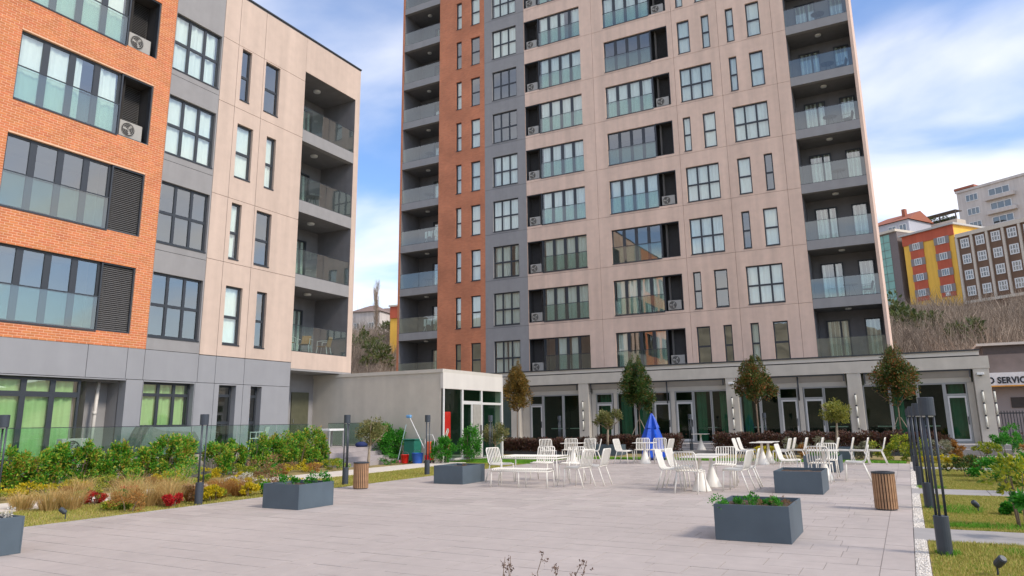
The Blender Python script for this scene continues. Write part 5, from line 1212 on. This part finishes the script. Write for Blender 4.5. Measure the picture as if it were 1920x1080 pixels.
scrub('brushwood', 'bare brown brushwood on the slope between the two apartment blocks', fan(-44, -36, 62, 150, 700), 3.0, TWIG, 24, 0.035)
def hbush(lab, x, y, r_, m_, n=500, h=None):
    t = thing('hillside_bush', lab, 'bush', (x, y, hill_z(x, y)-0.5), group='green bushes on the hillside'); foliage(MB(), (0, 0, r_*.8), (r_, r_, h or r_*.9), n, r_*0.22, vr, 14).build('foliage', m_, t); MB().tube([(0, 0, -.3), (0, 0, r_)], .12, 5, .05).build('stem', BARK, t)
k = 0
def polar(px, d): 
    v = ray(px, 780); v.z = 0; v.normalize(); return v.x*d, v.y*d
for lab, px, d, r_, m_ in (('dark green bush on the slope beside the tower edge', 1690, 112, 3.0, L_HILL), ('wide green bush below the yellow building', 1722, 106, 3.0, L_HILL), ('green bush below the brown building', 1765, 104, 2.4, L_HILL), ('low olive bush on the slope near the service shop', 1830, 88, 2.4, L_HILL),
        ('green bush in the gap beside the beige corner', 672, 105, 2.4, L_HILL), ('olive bush in the middle of the gap between the blocks', 690, 112, 2.2, L_HILL), ('dark conifer-like bush in the gap near the tower', 722, 122, 2.6, L_HILL), ('bright green bush just above the kiosk roof', 716, 58, 2.0, L_GREEN), ('low green bush above the kiosk roof at left', 668, 60, 1.7, L_HILL), ('olive shrub above the kiosk roof beside the tower', 738, 56, 1.6, L_GREEN), ('brown-green shrub on the upper slope of the gap', 702, 96, 2.6, L_HILL)):
    x, y = polar(px, d); hbush(lab, x, y, r_, m_)
x, y = polar(700, 126); t = thing('bare_poplar', 'tall bare poplar standing in the gap between the blocks', 'tree', (x, y, hill_z(x, y)-0.5)); pm2 = MB(); pm2.tube([(0, 0, 0), (0.1, 0, 5), (0, 0, 10.5)], .16, 6, .03); pm2.build('trunk', BARK, t)
tw = MB()
for k in range(150):
    z = vr.uniform(2, 9.3); a = vr.uniform(0, 6.28); L_ = vr.uniform(0.8, 2.2); e = (math.cos(a)*L_*.33, math.sin(a)*L_*.33, z+L_); tw.tube([(0, 0, z), (math.cos(a)*L_*.2, math.sin(a)*L_*.2, z+L_*.45), e], .025, 3, .008)
    for q in range(3): b = Vector((math.cos(a)*L_*.2, math.sin(a)*L_*.2, z+L_*.45)); tw.tube([tuple(b), tuple(b+Vector((vr.uniform(-.5, .5), vr.uniform(-.5, .5), vr.uniform(.6, 1.4))))], .012, 3, .005)
tw.build('crown', TWIG, t)

# ------------------------------------------------------------------ houses on the hill (local x along the front, y inwards)
WWIN = mat('white_window_frame', (0.70, 0.69, 0.66), 0.5); FARG = glassmat('far_glass', (0.35, 0.4, 0.42), 0.12)
HAZEB = None
def house(name, lab, px, py, D, rot, W_, H_, dep, wallm, cat='building', base=8.0):
    """corner: lower left of the visible front, seen at pixel (px, py), D metres along the view axis"""
    v = ray(px, py); P = CAM+v*D
    t = thing(name, lab, cat, (P.x, P.y, P.z), rot); return t
def far_window(parent, x, z, w_, h_, cols=2, rows=1, fm=WWIN, y=-0.0, frame=0.12):
    f, cells = frame_mesh(w_, h_, [(i+1)/cols for i in range(cols-1)], [(i+1)/rows for i in range(rows-1)], frame, y-0.10, y+0.02, frame*0.8)
    o = f.build('window', fm, parent, (x, 0, z))
    for a, b, c, d in cells: MB().quad((a, y-0.03, c), (b, y-0.03, c), (b, y-0.03, d), (a, y-0.03, d)).build('pane', FARG, o)
    return o
RH = R(-37)
ND, UD = Vector((-0.602, -0.799, 0)), Vector((0.799, -0.602, 0))
PS = CAM+ray(1708, 568)*138                       # the street line on which three blocks stand
def street(px, py): return onP(px, py, PS, ND)
# brown block with white windows
BRN = mat('brown_render', (0.18, 0.105, 0.065), 0.85, 0.1, 0.6, streak=0.1); CRM = mat('cream_trim', (0.62, 0.54, 0.44), 0.8)
q0, q1 = street(1811, 565), street(1793, 447)
hb_ = thing('hillside_block', 'dark brown block with white-framed windows and cream ribs on the hill', 'building', tuple(q0), RH)
CW = (street(1869, 556)-q0).dot(UD)/2; Wb, Hb = CW*5, q1.z-q0.z
MB().box(0, 0, -9, Wb, 10, Hb).build('wall', BRN, hb_); MB().box(-0.1, -0.35, Hb, Wb+.2, 10, Hb+0.7).build('roof_band', CRM, hb_); MB().box(-0.1, -0.3, -0.5, Wb+.2, -0.02, 0).build('base_band', CRM, hb_)
for k in range(6): MB().box(-0.2+CW*k, -0.3, 0, 0.2+CW*k, -0.02, Hb-.01).build('rib', CRM, hb_)
SB = Hb/4
for i in range(5):
    for j in range(4): far_window(hb_, CW*(i+.23), SB*(j+.28), CW*.56, SB*.60, 3, 2, frame=0.2)
# yellow and red block
YEL = mat('yellow_render', (0.85, 0.49, 0.075), 0.85, 0.08, 0.6, streak=0.1); REDW = mat('red_render', (0.52, 0.11, 0.055), 0.85, 0.1, 0.6, streak=0.1)
q1 = street(1689, 446)
hy = thing('hillside_block', 'yellow block with red window bands below the roof on the hill', 'building', tuple(PS), RH)
Wy, Hy = (street(1805, 556)-PS).dot(UD), q1.z-PS.z
MB().box(0, 0, -9, Wy, 10, Hy).build('wall', YEL, hy); MB().box(-.1, -0.15, Hy-1.9, Wy+.1, -0.02, Hy).build('top_band', REDW, hy); MB().box(-0.5, -0.6, Hy, Wy+.5, 10, Hy+0.35).build('roof', mat('pale_eaves', (0.5, 0.48, 0.45), 0.8), hy)
SY = (Hy-1.0)/4
for a, b in ((Wy*.13, Wy*.40), (Wy*.63, Wy*.90)):
    MB().box(a, -0.12, 0, b, -0.02, Hy-1.91).build('window_band', REDW, hy)
    for j in range(4):
        MB().box(a-0.1, -0.16, SY*(j+.28), b+0.1, -0.121, SY*(j+.74)).build('grey_panel', mat('grey_band', (0.26, 0.23, 0.22), 0.8), hy)
        far_window(hy, a+0.7, SY*(j+.29), b-a-1.3, SY*.44, 3, 1, y=-0.17, frame=0.14)
MB().box(Wy*.74, -0.6, 0.1, Wy*.80, -0.13, 0.7).build('air_conditioner_box', WPLAST, hy)
# white block behind
WHB = mat('off_white_render', (0.60, 0.54, 0.49), 0.85, 0.06, 0.6, streak=0.12)
hw = house('hillside_block', 'tall off-white block with balconied middle on the hilltop', 1804, 437, 158, R(-33), 0, 0, 0, WHB)
Ww, Hw = 19, 9.6
MB().box(0, 0, -14, Ww, 12, Hw).build('wall', WHB, hw); MB().box(-.3, -.3, Hw, 4, 12, Hw+0.5).build('roof_shed', mat('red_tiles', (0.36, 0.12, 0.07), 0.8), hw); MB().box(-0.2, -0.25, Hw-0.6, Ww+.2, -0.02, Hw-.1).build('cornice', WHB, hw)
for j in range(4):
    for x_, w_ in ((1.8, 2.6), (6.6, 4.2), (13.6, 2.8)):
        far_window(hw, x_, -2.8+3.1*j, w_, 1.6, 3, 1, frame=0.14)
    MB().box(5.9, -0.9, -3.75+3.1*j, 11.8, -0.02, -2.95+3.1*j).build('balcony_front', WHB, hw)
# green glass block at the tower edge
GG = glassmat('green_curtain_glass', (0.10, 0.22, 0.18), 0.32); 
q0 = street(1636, 578); q1 = street(1697, 570); Wg = (q1-q0).dot(UD)
hg = thing('hillside_block', 'green glass-fronted block just beside the tower edge', 'building', (q0.x, q0.y, PS.z), RH)
MB().box(0, 0.1, -9, Wg, 8, 14.6).build('wall', mat('grey_brown_wall', (0.20, 0.165, 0.155), 0.85), hg); MB().box(-.1, -0.4, 14.6, Wg+.1, 8, 15.1).build('roof', CRM, hg)
for i in range(4):
    for j in range(9): k_ = (Wg-1.6)/4; MB().quad((k_*i+.05, 0.05, 0.2+1.58*j), (k_*i+k_-.05, 0.05, 0.2+1.58*j), (k_*i+k_-.05, 0.05, 1.68+1.58*j), (k_*i+.05, 0.05, 1.68+1.58*j)).build('pane', mat('green_spandrel', (0.22, 0.42, 0.33), 0.15, 0.15, 0.8), hg)
# small red-roofed house above them
hr = house('hillside_house', 'grey and cream house with red roof above the green glass block', 1655, 449, 152, R(-32), 0, 0, 0, WHB, 'house')
MB().box(-4, 0, -8, 6.0, 8, 3.0).build('wall', mat('pale_grey_wall', (0.46, 0.46, 0.50), 0.85), hr)
rf = MB(); rf.v = [(-4.5,-.5,3.0),(6.4,-.5,3.0),(6.4,8.5,3.0),(-4.5,8.5,3.0),(-1,4,5.2),(6.4,4,5.2)]; rf.f = [(0,1,5,4),(1,2,5),(2,3,4,5),(3,0,4)]; rfo = rf.build('roof', mat('red_tiles', (0.36, 0.12, 0.07), 0.8), hr); MB().box(3.6, 2, 3.6, 4.3, 2.8, 5.9).build('chimney', mat('red_tiles', (0.36, 0.12, 0.07), 0.8), rfo)
far_window(hr, 3.9, 0.6, 1.6, 1.6, 2); far_window(hr, 1.5, 0.6, 1.8, 1.6, 2)
hc = house('hillside_house', 'roof terrace with plants and canopy between the red-roofed house and the off-white block', 1722, 433, 156, R(-35), 0, 0, 0, CRM, 'house')
MB().box(0, 0, -12, 8.5, 3, 0.6).build('wall', CRM, hc); MB().box(1, 1, 0.6, 8, 1.1, 1.5).build('parapet', mat('dark_parapet', (0.2, 0.2, 0.2), 0.8), hc); MB().box(1, 0.5, 2.6, 8.2, 2.8, 2.75).build('canopy', mat('dark_canopy', (0.12, 0.1, 0.09), 0.8), hc)
for x_ in (1.2, 4.6, 8.0): MB().box(x_-.1, .6, 0.6, x_+.1, .8, 2.6).build('post', mat('dark_canopy', (0.12, 0.1, 0.09), 0.8), hc)
foliage(MB(), (4.2, 0.6, 1.3), (3.6, .7, .9), 500, .35, vr, 14).build('terrace_plants', L_HILL, hc)
# houses seen in the gap between the blocks
for lab, px, py, D, rot, W_, H_, m_, roof in (('cream gabled house at the left of the gap between the blocks', 655, 622, 128, R(10), 6, 3.4, WHB, 1), ('pinkish house in the gap left of the poplar', 680, 620, 132, R(8), 6.5, 2.8, mat('pinkish_render', (0.40, 0.29, 0.25), 0.85), 1), ('pale grey house in the gap right of the poplar', 706, 622, 138, R(5), 5.0, 2.0, mat('pale_grey_wall', (0.46, 0.46, 0.50), 0.85), 0)):
    h_ = house('distant_house', lab, px, py, D, rot, 0, 0, 0, m_, 'house')
    MB().box(0, 0, -4, W_, 6, H_).build('wall', m_, h_)
    if roof: rf = MB(); rf.v = [(-.3,-.3,H_),(W_+.3,-.3,H_),(W_+.3,6.3,H_),(-.3,6.3,H_),(W_*.4,3,H_+1.6),(W_*.6,3,H_+1.6)]; rf.f = [(0,1,5,4),(1,2,5),(2,3,4,5),(3,0,4)]; rf.build('roof', mat('brown_tiles', (0.22, 0.15, 0.12), 0.8), h_)
    else: MB().box(-.2, -.2, H_, W_+.2, 6.2, H_+.3).build('roof', mat('brown_tiles', (0.22, 0.15, 0.12), 0.8), h_)
    for x_ in (0.8, W_-2.2): far_window(h_, x_, 0.3, 1.2, 1.2, 2)
ho = house('distant_house', 'narrow orange and yellow block just left of the tower edge', 731, 636, 110, R(8), 0, 0, 0, YEL)
MB().box(0, 0, -4, 5, 6, 5.0).build('wall', YEL, ho); MB().box(0.0, -0.15, 3.2, 5, -0.02, 5.0).build('top_band', REDW, ho); MB().box(-.2, -.3, 5.0, 5.2, 6, 5.25).build('roof', CRM, ho)

# ------------------------------------------------------------------ service shop at the right edge
zs0, zs1 = onY(1890, 722, 51.1).z, onY(1890, 698, 51.1).z
sv = thing('service_shop', 'low grey service shop with white sign band behind the pavilion', 'shop', (3.2, 52, 0))
SG = mat('shop_wall', (0.30, 0.28, 0.28), 0.85, 0.08, 1.0)
MB().box(-2, 0, -.2, 16, 8, 4.4).build('wall', SG, sv); MB().box(-2.3, -0.4, zs1+.02, 16, 8.4, zs1+1.1).build('roof', mat('brown_roof', (0.20, 0.165, 0.15), 0.85, 0.2, 1.5), sv)
MB().box(1.3, 0.6, zs1+1.1, 8, 3, zs1+1.7).build('roof_light', mat('dark_canopy', (0.12, 0.1, 0.09), 0.8), sv); MB().box(1.0, 0.3, zs1+1.7, 8.4, 3.2, zs1+1.85).build('roof_light_cap', PIPE, sv)
sgn = MB().box(-1.6, -0.9, zs0, 14, -0.1, zs1).build('sign_band', mat('white_sign', (0.74, 0.74, 0.74), 0.5), sv)
MB().box(-1.6, -0.92, zs0-.07, 14, -0.1, zs0-.001).build('sign_edge', mat('orange_sign_edge', (0.7, 0.33, 0.05), 0.5), sgn)
for x_ in (2.3, 3.6): MB().box(x_, -0.06, 1.95, x_+1.1, -0.003, 2.55).build('window', DARK, sv)
fc = bpy.data.curves.new('sign_letters', 'FONT'); fc.body = 'AUTO SERVICE'; fc.size = 0.50; fc.extrude = 0.012; fc.offset = 0.020; fc.space_character = 1.08
fo = bpy.data.objects.new('tmp', fc); COL.objects.link(fo); bpy.context.view_layer.update()
fme = bpy.data.meshes.new_from_object(fo.evaluated_get(bpy.context.evaluated_depsgraph_get())); bpy.data.objects.remove(fo)
fme.materials.clear(); fme.materials.append(mat('black_letters', (0.02, 0.02, 0.025), 0.5))
lp = onY(1872.5, 718.5, 51.08); lt = link('sign_letters', fme, sgn, (lp.x-3.2-1.40, -0.915, lp.z)); lt.scale = (0.83, 1, 1); lt.rotation_euler = (R(90), 0, 0)
fn = thing('metal_fence', 'black metal bar fence in front of the service shop', 'fence', (3.4, 45.5, 0))
brm = MB().box(-0.018, -0.018, 0, 0.018, 0.018, 1.55).mesh('bar', FRAME)
for k in range(46): link('bar', brm, fn, (0.13*k, 0, 0.2))
MB().box(-0.02, -0.03, 1.6, 6.0, 0.03, 1.66).box(-0.02, -0.03, 0.3, 6.0, 0.03, 0.36).build('rail', FRAME, fn); MB().box(-0.2, -.1, -0.1, 6, .1, 0.22).build('kerb', CONC, fn)
shrub('clipped dark green bush beside the end pillar at the right edge', 4.3, 42.5, 1.1, 1.7, L_GREEN, 1500, 0.10)
t = thing('planter', 'dark round pot behind the end pillar at the right edge', 'planter', (4.75, 39.0, 0)); MB().lathe([(0.35, 0), (0.45, 0.65), (0.42, 0.66), (0.40, 0.6)], 18).build('pot', TRO, t, smooth=True); foliage(MB(), (0, 0, .75), (.4, .4, .2), 200, .07, vr, 8).build('foliage', L_HEDGE, t)
